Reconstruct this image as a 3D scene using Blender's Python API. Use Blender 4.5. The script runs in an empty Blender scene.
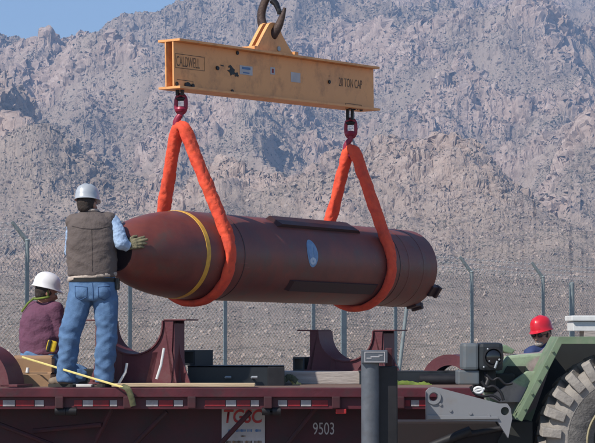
import bpy, bmesh, math, random
import numpy as np
from mathutils import Vector, Matrix, noise as mnoise
random.seed(7)
SC = bpy.context.scene
COL = SC.collection
# ------------------------------------------------------------------ camera
F = 2200.0; EYE = 1.65; PITCH = math.atan((335-221.5)/F)
cam = bpy.data.cameras.new('camera'); camo = bpy.data.objects.new('camera', cam); COL.objects.link(camo)
camo.location = (0, 0, EYE); camo.rotation_euler = (math.pi/2+PITCH, 0, 0)
cam.sensor_width = 36; cam.lens = 36*F/595; cam.clip_start = 0.1; cam.clip_end = 20000
SC.camera = camo
# ------------------------------------------------------------------ light
SUN_TO = Vector((-0.78, -0.625, 0)).normalized(); ELEV = math.radians(44)
w = bpy.data.worlds.new("World"); SC.world = w; w.use_nodes = True
nt = w.node_tree; bg = nt.nodes['Background']
sky = nt.nodes.new('ShaderNodeTexSky'); sky.sky_type = 'NISHITA'; sky.sun_disc = False
sky.sun_elevation = ELEV; sky.sun_rotation = math.atan2(SUN_TO.x, SUN_TO.y)
sky.altitude = 1300; sky.air_density = 1.0; sky.dust_density = 0.15; sky.ozone_density = 3.0
nt.links.new(sky.outputs[0], bg.inputs[0]); bg.inputs[1].default_value = 0.13
sun = bpy.data.lights.new('sun', 'SUN'); suno = bpy.data.objects.new('sun', sun); COL.objects.link(suno)
sun.energy = 4.8; sun.angle = math.radians(0.53); sun.color = (1.0, 0.95, 0.87)
L = Vector((SUN_TO.x*math.cos(ELEV), SUN_TO.y*math.cos(ELEV), math.sin(ELEV)))
suno.rotation_euler = L.to_track_quat('Z', 'Y').to_euler(); suno.location = (0, -20, 40)
SC.view_settings.view_transform = 'Standard'; SC.view_settings.look = 'None'
SC.view_settings.exposure = 0.15; SC.view_settings.gamma = 1.0
SC.render.engine = 'CYCLES'

def at(px, py, Y):
    """world point at depth Y seen at photo pixel px,py"""
    u = (px-297.5)/F; v = (221.5-py)/F
    d = Vector((u, math.cos(PITCH)-v*math.sin(PITCH), math.sin(PITCH)+v*math.cos(PITCH)))
    return Vector((0, 0, EYE))+d*(Y/d.y)

# ------------------------------------------------------------------ materials
def mat(name, col, rough=.6, metal=0.0, col2=None, scale=8.0, amt=.5, bump=0.0, bscale=None, detail=6, stretch=None, spec=.4, dirt=None, dscale=3.0, damt=.35):
    m = bpy.data.materials.new(name); m.use_nodes = True
    n = m.node_tree.nodes; l = m.node_tree.links; b = n['Principled BSDF']
    b.inputs['Roughness'].default_value = rough; b.inputs['Metallic'].default_value = metal
    b.inputs['Specular IOR Level'].default_value = spec
    tc = n.new('ShaderNodeTexCoord'); mp = n.new('ShaderNodeMapping'); l.new(tc.outputs['Object'], mp.inputs[0])
    if stretch: mp.inputs['Scale'].default_value = stretch
    nz = n.new('ShaderNodeTexNoise'); nz.inputs['Scale'].default_value = scale; nz.inputs['Detail'].default_value = detail
    nz.inputs['Roughness'].default_value = .65; l.new(mp.outputs[0], nz.inputs[0])
    if col2 is None: col2 = tuple(c*.6 for c in col)
    cr = n.new('ShaderNodeValToRGB'); l.new(nz.outputs[0], cr.inputs[0])
    cr.color_ramp.elements[0].position = .5-.25*(1.2-amt); cr.color_ramp.elements[1].position = .5+.25*(1.2-amt)
    cr.color_ramp.elements[0].color = (*col2, 1); cr.color_ramp.elements[1].color = (*col, 1)
    out = cr.outputs[0]
    if dirt:
        n2 = n.new('ShaderNodeTexNoise'); n2.inputs['Scale'].default_value = dscale; n2.inputs['Detail'].default_value = 8
        n2.inputs['Roughness'].default_value = .7
        l.new(tc.outputs['Object'], n2.inputs[0])
        r2 = n.new('ShaderNodeValToRGB'); l.new(n2.outputs[0], r2.inputs[0])
        r2.color_ramp.elements[0].position = .5; r2.color_ramp.elements[0].color = (0, 0, 0, 1)
        r2.color_ramp.elements[1].position = .7; r2.color_ramp.elements[1].color = (damt*2, damt*2, damt*2, 1)
        mx = n.new('ShaderNodeMix'); mx.data_type = 'RGBA'; l.new(r2.outputs[0], mx.inputs[0])
        l.new(out, mx.inputs[6]); mx.inputs[7].default_value = (*dirt, 1); out = mx.outputs[2]
    l.new(out, b.inputs['Base Color'])
    mr = n.new('ShaderNodeMapRange'); mr.inputs[3].default_value = max(0, rough-.12); mr.inputs[4].default_value = min(1, rough+.15)
    l.new(nz.outputs[0], mr.inputs[0]); l.new(mr.outputs[0], b.inputs['Roughness'])
    if bump:
        n3 = n.new('ShaderNodeTexNoise'); n3.inputs['Scale'].default_value = bscale or scale*4; n3.inputs['Detail'].default_value = 5
        l.new(mp.outputs[0], n3.inputs[0])
        bp = n.new('ShaderNodeBump'); bp.inputs['Strength'].default_value = bump; bp.inputs['Distance'].default_value = .02
        l.new(n3.outputs[0], bp.inputs['Height']); l.new(bp.outputs[0], b.inputs['Normal'])
    return m
M = {}
M['bomb'] = mat('maroon_paint', (.215, .052, .035), .46, 0, (.10, .026, .022), 2.6, .35, .06, 60, dirt=(.11, .055, .042), dscale=4.5, damt=.5, spec=.45)
M['bomb_dark'] = mat('dark_maroon_steel', (.05, .018, .018), .5, 0, (.03, .012, .012), 6)
M['band'] = mat('yellow_band_paint', (.72, .40, .05), .5, 0, (.55, .28, .04), 20)
M['beam'] = mat('orange_yellow_paint', (.82, .39, .15), .5, 0, (.70, .32, .115), 1.6, .3, .04, 40, dirt=(.34, .15, .06), dscale=4.5, damt=.32)
M['sling'] = mat('orange_sling_fabric', (.86, .11, .045), .85, 0, (.66, .06, .03), 9, .4, .2, 60, dirt=(.35, .06, .04), dscale=7, damt=.3)
M['hookred'] = mat('red_alloy', (.32, .018, .05), .4, .1, (.2, .012, .035), 15)
M['blacksteel'] = mat('black_steel', (.022, .02, .022), .5, .2, (.012, .011, .012), 10)
M['hook'] = mat('worn_hook_steel', (.10, .065, .05), .55, .4, (.045, .03, .03), 9, bump=.3)
M['greysteel'] = mat('grey_galvanised', (.36, .38, .40), .5, .4, (.26, .28, .30), 9, bump=.1)
M['post'] = mat('fence_galvanised', (.25, .29, .29), .6, .2, (.18, .21, .22), 9)
M['wire'] = mat('fence_wire', (.34, .36, .38), .6, .3, (.26, .28, .30), 5)
M['white'] = mat('white_paint', (.72, .72, .70), .5, 0, (.55, .54, .52), 8)
M['ink'] = mat('black_ink', (.05, .035, .025), .6, 0, (.26, .15, .07), 16, .8)
M['signwhite'] = mat('sign_white', (.50, .48, .49), .5, 0, (.38, .36, .37), 6)
M['signred'] = mat('sign_red', (.5, .03, .03), .5)
M['stickerblue'] = mat('sticker_blue', (.09, .2, .42), .5)
M['emblemblue'] = mat('emblem_blue', (.24, .36, .52), .5, 0, (.12, .24, .42), 18)
M['emblemwhite'] = mat('emblem_white', (.55, .62, .70), .5, 0, (.35, .45, .6), 30)
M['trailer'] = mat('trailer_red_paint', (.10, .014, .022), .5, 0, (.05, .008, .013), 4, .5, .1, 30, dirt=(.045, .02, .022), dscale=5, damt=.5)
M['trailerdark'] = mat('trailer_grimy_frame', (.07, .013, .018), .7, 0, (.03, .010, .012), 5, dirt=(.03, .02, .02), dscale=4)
M['tapered'] = mat('tape_red', (.27, .013, .02), .5, dirt=(.08, .02, .02), dscale=9, damt=.4)
M['tapewhite'] = mat('tape_white', (.42, .39, .40), .5, dirt=(.2, .15, .15), dscale=12, damt=.45)
M['saddle'] = mat('saddle_red_oxide', (.13, .028, .034), .55, 0, (.08, .018, .024), 5, .4, .1, 40, dirt=(.10, .05, .05), dscale=5)
M['deckwood'] = mat('deck_planks', (.20, .13, .10), .8, 0, (.10, .06, .05), 6, stretch=(1, 8, 1), bump=.3)
M['timber'] = mat('pale_timber', (.56, .43, .28), .8, 0, (.42, .31, .19), 5, stretch=(.6, 6, 6), bump=.2)
M['timbergrey'] = mat('weathered_timber', (.46, .41, .37), .85, 0, (.30, .25, .22), 5, stretch=(.6, 6, 6), bump=.3)
M['boxblack'] = mat('black_box_paint', (.025, .03, .034), .45, .1, (.015, .017, .02), 4)
M['card'] = mat('cardboard', (.36, .22, .12), .85, 0, (.28, .165, .09), 4)
M['strapyellow'] = mat('yellow_webbing', (.72, .60, .22), .7, 0, (.55, .45, .16), 25)
M['strapgreen'] = mat('hi_vis_webbing', (.17, .22, .03), .7, 0, (.08, .12, .02), 18)
M['straplive'] = mat('olive_webbing', (.13, .13, .06), .8, 0, (.06, .06, .03), 30)
M['loadergreen'] = mat('loader_green', (.165, .225, .14), .62, 0, (.12, .165, .10), 5, dirt=(.28, .25, .20), dscale=4, damt=.3, bump=.05)
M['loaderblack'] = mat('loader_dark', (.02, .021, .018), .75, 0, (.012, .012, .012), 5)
M['loadergrey'] = mat('loader_grey_arm', (.20, .20, .21), .5, .1, (.22, .225, .235), 3, dirt=(.2, .17, .15), dscale=5)
M['housing'] = mat('dark_grey_housing', (.13, .15, .165), .5, .1, (.10, .115, .125), 4, dirt=(.16, .14, .12), dscale=6)
M['tyre'] = mat('dusty_tyre', (.20, .185, .17), .9, 0, (.075, .07, .066), 14, .5, .4, 60)
M['lug'] = mat('dusty_tread', (.31, .28, .25), .9, 0, (.21, .19, .17), 7, .4, .3, 50)
M['rim'] = mat('rim_dark', (.05, .055, .04), .6)
M['rimtan'] = mat('rim_edge_tan', (.35, .30, .18), .6)
M['denim'] = mat('blue_denim', (.11, .20, .345), .85, 0, (.06, .12, .235), 9, .5, .2, 120)
M['vest'] = mat('brown_vest', (.125, .098, .088), .85, 0, (.095, .074, .068), 9, .4, .35, 40)
M['fleece'] = mat('cream_fleece', (.6, .5, .42), .95, 0, (.45, .36, .3), 40, bump=.6)
M['bluesleeve'] = mat('pale_blue_shirt', (.36, .47, .62), .8, 0, (.25, .35, .52), 10, .4, .4, 50)
M['purple'] = mat('plum_shirt', (.15, .055, .095), .85, 0, (.10, .038, .068), 7, .4, .4, 40)
M['navy'] = mat('navy_jacket', (.03, .05, .14), .8, 0, (.02, .03, .09), 8)
M['skin'] = mat('skin', (.36, .19, .13), .5, 0, (.34, .16, .11), 18)
M['hair'] = mat('dark_hair', (.05, .032, .024), .7, 0, (.02, .014, .01), 60, bump=.5)
M['beard'] = mat('grey_beard', (.42, .38, .34), .8, 0, (.2, .17, .15), 60, bump=.5)
M['glove'] = mat('olive_glove', (.24, .21, .12), .8, 0, (.10, .09, .055), 30, bump=.4)
M['boot'] = mat('tan_boot', (.22, .17, .12), .8, 0, (.14, .10, .075), 12)
M['sole'] = mat('boot_sole', (.04, .035, .03), .9)
M['belt'] = mat('black_belt', (.02, .018, .016), .5)
M['hatgrey'] = mat('silver_hard_hat', (.48, .50, .52), .32, .2, (.40, .42, .44), 6)
M['hatwhite'] = mat('white_hard_hat', (.80, .78, .78), .35, 0, (.68, .66, .66), 6)
M['hatred'] = mat('red_hard_hat', (.62, .02, .035), .3, 0, (.5, .015, .028), 6)
M['yellowpouch'] = mat('yellow_pouch', (.75, .50, .02), .5)
M['lens'] = mat('dark_glass', (.01, .01, .012), .12, 0, (.008, .008, .01), 5, spec=.6)

# ------------------------------------------------------------------ object helpers
def tag(o, label=None, cat=None, group=None, kind=None):
    if label: o['label'] = label
    if cat: o['category'] = cat
    if group: o['group'] = group
    if kind: o['kind'] = kind
    return o
def thing(name, label, cat, loc=(0, 0, 0), group=None):
    o = bpy.data.objects.new(name, None); COL.objects.link(o); o.location = loc; o.empty_display_size = .1
    return tag(o, label, cat, group)
def wloc(o):
    v = Vector((0, 0, 0))
    while o is not None: v += o.location; o = o.parent
    return v
def link_mesh(name, me, m, parent=None):
    o = bpy.data.objects.new(name, me); COL.objects.link(o)
    if parent is not None:
        o.parent = parent; me.transform(Matrix.Translation(-wloc(parent)))
    if m is not None:
        for mm in (m if isinstance(m, (list, tuple)) else [m]): me.materials.append(mm)
    return o
class MB:
    def __init__(s): s.b = bmesh.new()
    def box(s, c, size, R=None, bev=0):
        r = bmesh.ops.create_cube(s.b, size=1); vs = r['verts']
        mtx = Matrix.Translation(c) @ (R.to_4x4() if R else Matrix.Identity(4)) @ Matrix.Diagonal((*size, 1))
        bmesh.ops.transform(s.b, matrix=mtx, verts=vs)
        if bev:
            es = list({e for v in vs for e in v.link_edges})
            bmesh.ops.bevel(s.b, geom=es, offset=bev, segments=2, affect='EDGES', profile=.6)
        return s
    def prism(s, pts, n, th, bev=0):
        """planar polygon pts (world) extruded along n by th"""
        n = Vector(n).normalized()*th
        a = [s.b.verts.new(p) for p in pts]; b = [s.b.verts.new(Vector(p)+n) for p in pts]
        k = len(pts); fs = [s.b.faces.new(a), s.b.faces.new(b[::-1])]
        for i in range(k): fs.append(s.b.faces.new((a[i], b[i], b[(i+1) % k], a[(i+1) % k])))
        bmesh.ops.recalc_face_normals(s.b, faces=fs)
        if bev:
            es = list({e for f in fs for e in f.edges})
            bmesh.ops.bevel(s.b, geom=es, offset=bev, segments=2, affect='EDGES', profile=.6)
        return s
    def tube(s, pts, r, seg=12, cap=True, ref=None, flat=None, closed=False):
        """pts list, r float or list; flat=(ra,rb) scale list along ref & other"""
        pts = [Vector(p) for p in pts]; n = len(pts)
        rings = []; up = Vector(ref) if ref else Vector((0, 0, 1))
        for i, p in enumerate(pts):
            if closed: t = pts[(i+1) % n]-pts[i-1]
            else: t = pts[min(i+1, n-1)]-pts[max(i-1, 0)]
            t.normalize()
            a = up-t*up.dot(t)
            if a.length < 1e-4: a = Vector((1, 0, 0))-t*t.x
            a.normalize(); b = t.cross(a)
            if not ref: up = a
            ri = r[i] if isinstance(r, (list, tuple)) else r
            fa, fb = (ri, ri) if flat is None else (ri*flat[0], ri*flat[1])
            rings.append([s.b.verts.new(p+a*fa*math.cos(q*2*math.pi/seg)+b*fb*math.sin(q*2*math.pi/seg)) for q in range(seg)])
        m = n if closed else n-1
        for i in range(m):
            A = rings[i]; B = rings[(i+1) % n]
            for q in range(seg): s.b.faces.new((A[q], A[(q+1) % seg], B[(q+1) % seg], B[q]))
        if cap and not closed:
            s.b.faces.new(rings[0][::-1]); s.b.faces.new(rings[-1])
        return s
    def lathe(s, prof, o, axis, ref, seg=64, a0=0, a1=2*math.pi):
        """prof list of (t,r) along axis"""
        axis = Vector(axis).normalized(); ref = Vector(ref); ref = (ref-axis*ref.dot(axis)).normalized(); sd = axis.cross(ref)
        full = abs(a1-a0-2*math.pi) < 1e-6; cnt = seg if full else seg+1
        rings = []
        for (t, r) in prof:
            rings.append([s.b.verts.new(Vector(o)+axis*t+(ref*math.cos(a0+(a1-a0)*q/seg)+sd*math.sin(a0+(a1-a0)*q/seg))*r) for q in range(cnt)])
        for i in range(len(rings)-1):
            for q in range(seg):
                q2 = (q+1) % cnt
                s.b.faces.new((rings[i][q], rings[i+1][q], rings[i+1][q2], rings[i][q2]))
        return s
    def sphere(s, c, r, sc=(1, 1, 1), R=None, sub=2):
        q = bmesh.ops.create_icosphere(s.b, subdivisions=sub, radius=1)
        mtx = Matrix.Translation(c) @ (R.to_4x4() if R else Matrix.Identity(4)) @ Matrix.Diagonal((r*sc[0], r*sc[1], r*sc[2], 1))
        bmesh.ops.transform(s.b, matrix=mtx, verts=q['verts']); return s
    def cap(s, p0, p1, r0, r1=None, seg=14):
        r1 = r0 if r1 is None else r1
        s.sphere(p0, r0); s.sphere(p1, r1)
        if (Vector(p1)-Vector(p0)).length > 1e-4: s.tube([p0, p1], [r0, r1], seg)
        return s
    def loft(s, rings, seg=28):
        """rings: (center, rx, ry, [rotation about z], [superellipse power])"""
        R = []
        for g in rings:
            c, rx, ry = g[:3]; rot = g[3] if len(g) > 3 else 0; pw = g[4] if len(g) > 4 else 2.3
            row = []
            for q in range(seg):
                a = q*2*math.pi/seg; cx = math.copysign(abs(math.cos(a))**(2/pw), math.cos(a))*rx; cy = math.copysign(abs(math.sin(a))**(2/pw), math.sin(a))*ry
                row.append(s.b.verts.new(Vector(c)+Vector((cx*math.cos(rot)-cy*math.sin(rot), cx*math.sin(rot)+cy*math.cos(rot), 0))))
            R.append(row)
        for i in range(len(R)-1):
            for q in range(seg): s.b.faces.new((R[i][q], R[i][(q+1) % seg], R[i+1][(q+1) % seg], R[i+1][q]))
        s.b.faces.new(R[0][::-1]); s.b.faces.new(R[-1]); return s
    def build(s, name, m, parent=None, smooth=None):
        bmesh.ops.recalc_face_normals(s.b, faces=s.b.faces)
        me = bpy.data.meshes.new(name); s.b.to_mesh(me); s.b.free()
        o = link_mesh(name, me, m, parent)
        if smooth is not None:
            me.shade_smooth() if smooth >= 180 else me.set_sharp_from_angle(angle=math.radians(smooth))
            if smooth < 180:
                for p in me.polygons: p.use_smooth = True
        return o
    def blend(s, name, m, parent, voxel=.01, smooth=6, wr=None):
        """union by voxel remesh, smooth, optional wrinkle function(co)->offset"""
        bmesh.ops.recalc_face_normals(s.b, faces=s.b.faces)
        me = bpy.data.meshes.new('raw'); s.b.to_mesh(me); s.b.free()
        o = bpy.data.objects.new('raw', me); COL.objects.link(o)
        r = o.modifiers.new('r', 'REMESH'); r.mode = 'VOXEL'; r.voxel_size = voxel
        q = o.modifiers.new('s', 'SMOOTH'); q.factor = .5; q.iterations = smooth
        dg = bpy.context.evaluated_depsgraph_get(); dg.update()
        nm = bpy.data.meshes.new_from_object(o.evaluated_get(dg)); bpy.data.objects.remove(o); nm.name = name
        if wr:
            ns = [v.normal.copy() for v in nm.vertices]
            for v, n in zip(nm.vertices, ns): v.co += n*wr(v.co)
        nm.materials.clear()
        o = link_mesh(name, nm, m, parent)
        for p in nm.polygons: p.use_smooth = True
        return o
def text(name, body, m, org, xdir, zdir, height, parent, width=None, th=.0012, shear=0, bold=0):
    cu = bpy.data.curves.new(name, 'FONT'); cu.body = body; cu.size = 1; cu.extrude = 0; cu.shear = shear; cu.offset = bold
    o = bpy.data.objects.new(name, cu); COL.objects.link(o)
    dg = bpy.context.evaluated_depsgraph_get(); dg.update()
    me = bpy.data.meshes.new_from_object(o.evaluated_get(dg)); bpy.data.objects.remove(o)
    xs = [v.co.x for v in me.vertices]; ys = [v.co.y for v in me.vertices]
    x0, x1, y0, y1 = min(xs), max(xs), min(ys), max(ys)
    X = Vector(xdir).normalized(); Z = Vector(zdir).normalized(); N = X.cross(Z)
    k = height/(y1-y0); kx = (width/(x1-x0)) if width else k
    for v in me.vertices: v.co = Vector(org)+X*((v.co.x-x0)*kx)+Z*((v.co.y-y0)*k)+N*th
    return link_mesh(name, me, m, parent)
def dup(o, parent=None):
    c = o.copy(); COL.objects.link(c); c.parent = parent
    for ch in o.children: dup(ch, c)
    return c
M['postgrey'] = mat('dark_grey_post', (.14, .15, .17), .45, .3, (.09, .10, .115), 7, bump=.1, dirt=(.10, .09, .09), dscale=5)
M['frameshade'] = mat('frame_red_shaded', (.065, .010, .015), .6, 0, (.035, .007, .010), 4, .5, .1, 30, dirt=(.03, .015, .016), dscale=5, damt=.5)  # trailer red painted darker to deepen the shade under the deck
M['scratch'] = mat('scuffed_paint', (.30, .12, .10), .7, 0, (.2, .07, .06), 20)
# ------------------------------------------------------------------ terrain
def pn(x, y, seed=0):
    xi = np.floor(x).astype(np.int64); yi = np.floor(y).astype(np.int64); xf = x-xi; yf = y-yi
    def g(ix, iy, dx, dy):
        h = (ix*374761393+iy*668265263+seed*1274126177) & 0xffffffff
        h = ((h ^ (h >> 13))*1274126177) & 0xffffffff; h = h ^ (h >> 16)
        a = (h & 0xffff)*(2*np.pi/65536); return np.cos(a)*dx+np.sin(a)*dy
    u = xf*xf*xf*(xf*(xf*6-15)+10); v = yf*yf*yf*(yf*(yf*6-15)+10)
    a = g(xi, yi, xf, yf); b = g(xi+1, yi, xf-1, yf); c = g(xi, yi+1, xf, yf-1); d = g(xi+1, yi+1, xf-1, yf-1)
    return ((a*(1-u)+b*u)*(1-v)+(c*(1-u)+d*u)*v)*1.5
def fbm(x, y, lam, octs, seed, gain=.5):
    s = 0; a = 1; f = 1/lam
    for i in range(octs): s = s+a*pn(x*f, y*f, seed+i*7); a *= gain; f *= 2.03
    return s
def ridged(x, y, lam, octs, seed, gain=.5):
    s = 0; a = 1; f = 1/lam; wgt = 1
    for i in range(octs):
        r = 1-np.abs(pn(x*f, y*f, seed+i*5))*1.6; r = np.clip(r, 0, 1)**2
        s = s+a*r*wgt; wgt = np.clip(r*1.6, 0.25, 1); a *= gain; f *= 2.1
    return s
def cells(x, y, lam, seed, dens=.6, rmin=.2, rmax=.5):
    """boulder domes: height in units of lam; also the blockiness"""
    X = x/lam; Y = y/lam; xi = np.floor(X).astype(np.int64); yi = np.floor(Y).astype(np.int64); out = np.zeros_like(x)
    for dx in (-1, 0, 1):
        for dy in (-1, 0, 1):
            ix = xi+dx; iy = yi+dy
            h = (ix*73856093 ^ iy*19349663 ^ seed*83492791) & 0x7fffffff; h = ((h ^ (h >> 11))*2654435761) & 0xffffffff
            h2 = ((h ^ (h >> 15))*2246822519) & 0xffffffff
            a = (h & 1023)/1023.; b = ((h >> 10) & 1023)/1023.; c = ((h2 >> 5) & 1023)/1023.; e = ((h2 >> 16) & 1023)/1023.
            r = rmin+(rmax-rmin)*c**2
            ang = e*6.28; ddx = X-ix-a; ddy = Y-iy-b
            px = ddx*np.cos(ang)+ddy*np.sin(ang); py = (-ddx*np.sin(ang)+ddy*np.cos(ang))*1.5
            d = (np.abs(px)**2.6+np.abs(py)**2.6)**(1/2.6)
            hh = np.where((d < r) & (e < dens), r*(1-(np.minimum(d, r)/r)**3)**.5, 0)
            out = np.maximum(out, hh)
    return out
Uc = np.linspace(-190, 790, 1200)
yp = np.array([60, 100, 150, 300, 500, 700, 900, 1200, 1500, 1800, 2100, 2600, 3000.])
pp = np.array([None]*13)
pyv = np.array([395, 366, 352, 312, 272, 238, 200, 140, 82, 28, -22, -95, -150.])
zb_tab = EYE+yp*(335-pyv)/F; zb_tab[0] = 0.0; zb_tab[1] = .15
def zbase(Y): return np.interp(Y, yp, zb_tab)
ridge_u = [-190, -60, 0, 20, 55, 75, 100, 140, 180, 260, 400, 800]; ridge_y = [46, 30, 33, 36, 37, 33, 25, 12, 0, -30, -70, -90]
t = np.linspace(0, 1, 900)
# rows: evenly spaced in picture height of the base surface, up to the crest and over it
py_rows = 366-(366+95)*t[:-40]
Yrow = np.interp(-py_rows, -pyv, yp)
Yrow = np.concatenate([[60, 70, 80, 90], Yrow])
U, YY = np.meshgrid(Uc, Yrow)
def hump_(XX, YY, u, y, Yd, dz, su, sy, rot=0):
    X0 = (u-297.5)/F*Yd; dx = (XX-X0); dy = (YY-Yd)
    a = dx*math.cos(rot)+dy*math.sin(rot); b = -dx*math.sin(rot)+dy*math.cos(rot)
    return dz*np.exp(-(np.abs(a/su)**2.2+np.abs(b/sy)**2.2))
def height_field(U, YY):
    hump = lambda *a: hump_(XX, YY, *a)
    XX = (U-297.5)/F*YY
    yr = np.interp(U, ridge_u, ridge_y)
    Yc = np.interp(-yr, -pyv, yp)
    zb = np.where(YY < Yc, zbase(np.minimum(YY, Yc)), 0)
    over = np.maximum(0, YY-Yc)
    zb = zbase(np.minimum(YY, Yc))-.45*over
    wx = XX+35*fbm(XX, YY, 260, 3, 11); wy = YY+35*fbm(XX, YY, 260, 3, 23)
    am = np.interp(YY, [60, 150, 400, 700, 900, 1300, 3000], [0, .4, 2.5, 7, 15, 26, 30])
    big = ridged(wx*1.25, wy*.62, 250, 7, 3, .43)-.9
    Z = zb+am*big+np.interp(YY, [300, 700, 1200, 3000], [0, 9, 44, 52])*(ridged((wx*.80-wy*.60)*1.5+90, (wx*.60+wy*.80)*.55, 420, 2, 71, .4)-.7)+np.interp(YY, [500, 1000, 3000], [0, 10, 16])*(ridged((wx*.85+wy*.53)*1.6+40, (wy*.85-wx*.53)*.6, 150, 2, 171, .45)-.8)
    Z += hump(425, 140, 850, 33, 38, 75, .15)-hump(520, 130, 1050, 14, 50, 90)+hump(500, 180, 800, 10, 30, 60)+hump(360, 170, 860, 9, 28, 60)
    Z += hump(-25, 90, 1150, 42, 42, 120, .2)+hump(40, 130, 1000, 12, 20, 70)
    Z -= hump(70, 150, 1150, 22, 16, 160, -.1)
    Z += hump(230, 90, 1450, 30, 55, 150, .3)+hump(120, 60, 1600, 22, 40, 120)
    Z += hump(480, 60, 1600, 22, 60, 120, -.3)-hump(400, 80, 1400, 20, 30, 180, .35)
    Z -= hump(590, 230, 900, 8, 40, 120)
    crag = ridged(wx*1.1, wy*.8, 62, 5, 57, .55)
    Z += (crag-.9)*np.interp(YY, [100, 400, 900, 1400], [0, .6, 1.8, 2.6])*(.45+.9*np.clip(fbm(XX, YY, 200, 2, 61)+.3, 0, 1))
    # granite outcrops: masked blocky masses
    om = fbm(wx, wy, 120, 4, 41, .55)
    mask = np.clip((om-.10)*3.2, 0, 1)*np.clip((YY-420)/400, 0, 1)
    hillmask = np.exp(-(((XX-(430-297.5)/F*850)/50)**2+((YY-830)/90)**2)); mask = np.clip(mask+hillmask*.95, 0, 1)
    for (u, Yd, su, sy, k) in [(447, 1520, 16, 26, 1.3), (478, 1500, 14, 22, 1.3), (548, 1680, 26, 30, 1.6), (572, 1640, 22, 26, 1.5), (575, 1350, 34, 50, .8), (395, 1500, 10, 15, .7), (330, 1650, 20, 25, .8), (190, 1560, 14, 30, .9), (95, 1500, 12, 20, .8)]:
        X0 = (u-297.5)/F*Yd; mask = np.maximum(mask, k*np.exp(-(((XX-X0)/su)**2+((YY-Yd)/sy)**2)*.9))
    k1 = cells(XX+6*fbm(XX, YY, 20, 2, 5), YY, 26, 9, .75, .28, .62)*26
    k2 = cells(XX+2*fbm(XX, YY, 8, 2, 6), YY, 10, 19, .8, .25, .6)*10
    k3 = cells(XX, YY*.9, 4.2, 29, .75, .2, .55)*4.2
    k4 = cells(XX, YY, 1.9, 39, .7, .2, .5)*1.9
    far = np.clip((YY-500)/500, 0, 1)
    Z += mask*(k1*.42*far+k2*.5+k3*.45)+mask*np.clip(om+.4,0,1)*5*far
    sc2 = np.clip(fbm(XX, YY, 45, 3, 77)*1.2+.35, 0, 1)
    Z += (1-np.clip(mask, 0, 1))*(sc2*(k3*.16*np.clip((YY-350)/300, 0, 1)+k2*.10*far)+k4*.12*np.clip((YY-500)/200, 0, 1))
    Z += fbm(XX, YY, 7, 3, 91, .6)*.18*np.clip((YY-150)/500, 0, 1)
    Z += fbm(XX, YY, 2.2, 2, 97, .6)*.10*np.clip((YY-300)/500, 0, 1)
    return XX, Z, mask, om, wx, wy
XX, Z, mask, om, wx, wy = height_field(U, YY)
PY = 335-F*(Z-EYE)/YY
cur = PY.min(axis=0); ker = np.ones(41)/41; cur = np.convolve(np.pad(cur, 20, mode='edge'), ker, 'valid')
tgt = np.interp(Uc, ridge_u, ridge_y); sh = np.clip(cur-tgt, -60, 60)*np.interp(Uc, [170, 260], [1, 0])
Z += sh[None]*YY/F*np.clip((YY-1000)/500, 0, 1)
# redistribute the rows of each column so steep faces get as many samples as they show
PY = 335-F*(Z-EYE)/YY; NR_ = 1330; Y2 = np.empty((NR_, len(Uc)))
ds = np.abs(np.diff(PY, axis=0)); ds = np.minimum(ds, 6)+np.diff(YY, axis=0)/YY[:-1]*F*.055
ker9 = np.ones(5)/5
for c_ in range(len(Uc)):
    d_ = np.convolve(np.pad(ds[:, c_], 2, mode='edge'), ker9, 'valid'); cs = np.concatenate([[0], np.cumsum(d_)]); Y2[:, c_] = np.interp(np.linspace(0, cs[-1], NR_), cs, YY[:, c_])
for _ in range(2): Y2[:, 1:-1] = (Y2[:, :-2]+2*Y2[:, 1:-1]+Y2[:, 2:])/4
Y2[0] = 60; YY = Y2; U = np.repeat(Uc[None], NR_, 0)
XX, Z, mask, om, wx, wy = height_field(U, YY)
Z += sh[None]*YY/F*np.clip((YY-1000)/500, 0, 1)
Z[0, :] = -.4
nr, nc = Z.shape
# fractured blocks: every vertex moved along the surface normal by 3-D cell facets
def cell3(x, y, z, lam, seed):
    X = (x/lam).astype(np.float32); Y = (y/lam).astype(np.float32); Q = (z/lam).astype(np.float32)
    xi = np.floor(X).astype(np.int32); yi = np.floor(Y).astype(np.int32); zi = np.floor(Q).astype(np.int32)
    best = np.full(x.shape, 9., np.float32); second = np.full(x.shape, 9., np.float32); val = np.zeros(x.shape, np.float32)
    for dx in (-1, 0, 1):
        for dy in (-1, 0, 1):
            for dz in (-1, 0, 1):
                ix = xi+dx; iy = yi+dy; iz = zi+dz
                h = (ix*73856093) ^ (iy*19349663) ^ (iz*83492791) ^ np.int32(seed*7919); h = (h ^ ((h >> 13) & 0x7ffff))*1274126177; h = h ^ ((h >> 16) & 0xffff)
                a = (h & 255).astype(np.float32)/255; b = ((h >> 8) & 255).astype(np.float32)/255; c = ((h >> 16) & 255).astype(np.float32)/255
                px = X-ix-a; py = Y-iy-b; pz = Q-iz-c; d = px*px+py*py+pz*pz
                r1 = ((h >> 4) & 255).astype(np.float32)/255
                v = (r1-.5)*.30+px*(b-.5)*1.0+py*(c-.5)*1.0+pz*(a-.5)*1.0
                nb = d < best; second = np.where(nb, best, np.minimum(second, d)); val = np.where(nb, v, val); best = np.where(nb, d, best)
    edge = np.clip((np.sqrt(second)-np.sqrt(best))*4, 0, 1)
    return val-.30*(1-edge)**2+.22*(1-best.clip(0, 1))
np.seterr(over='ignore')
gy = np.gradient(Z, axis=0)/np.maximum(np.gradient(YY, axis=0), .02); gx = np.gradient(Z, axis=1)/np.gradient(XX, axis=1)
nl = np.sqrt(gx*gx+gy*gy+1); NX, NY, NZ = -gx/nl, -gy/nl, 1/nl
mk = np.clip(mask, 0, 1); steep = np.clip((np.sqrt(gx*gx+gy*gy)-.35)*1.5, 0, 1); rk = np.clip(mk+steep*.8, 0, 1)
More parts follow.
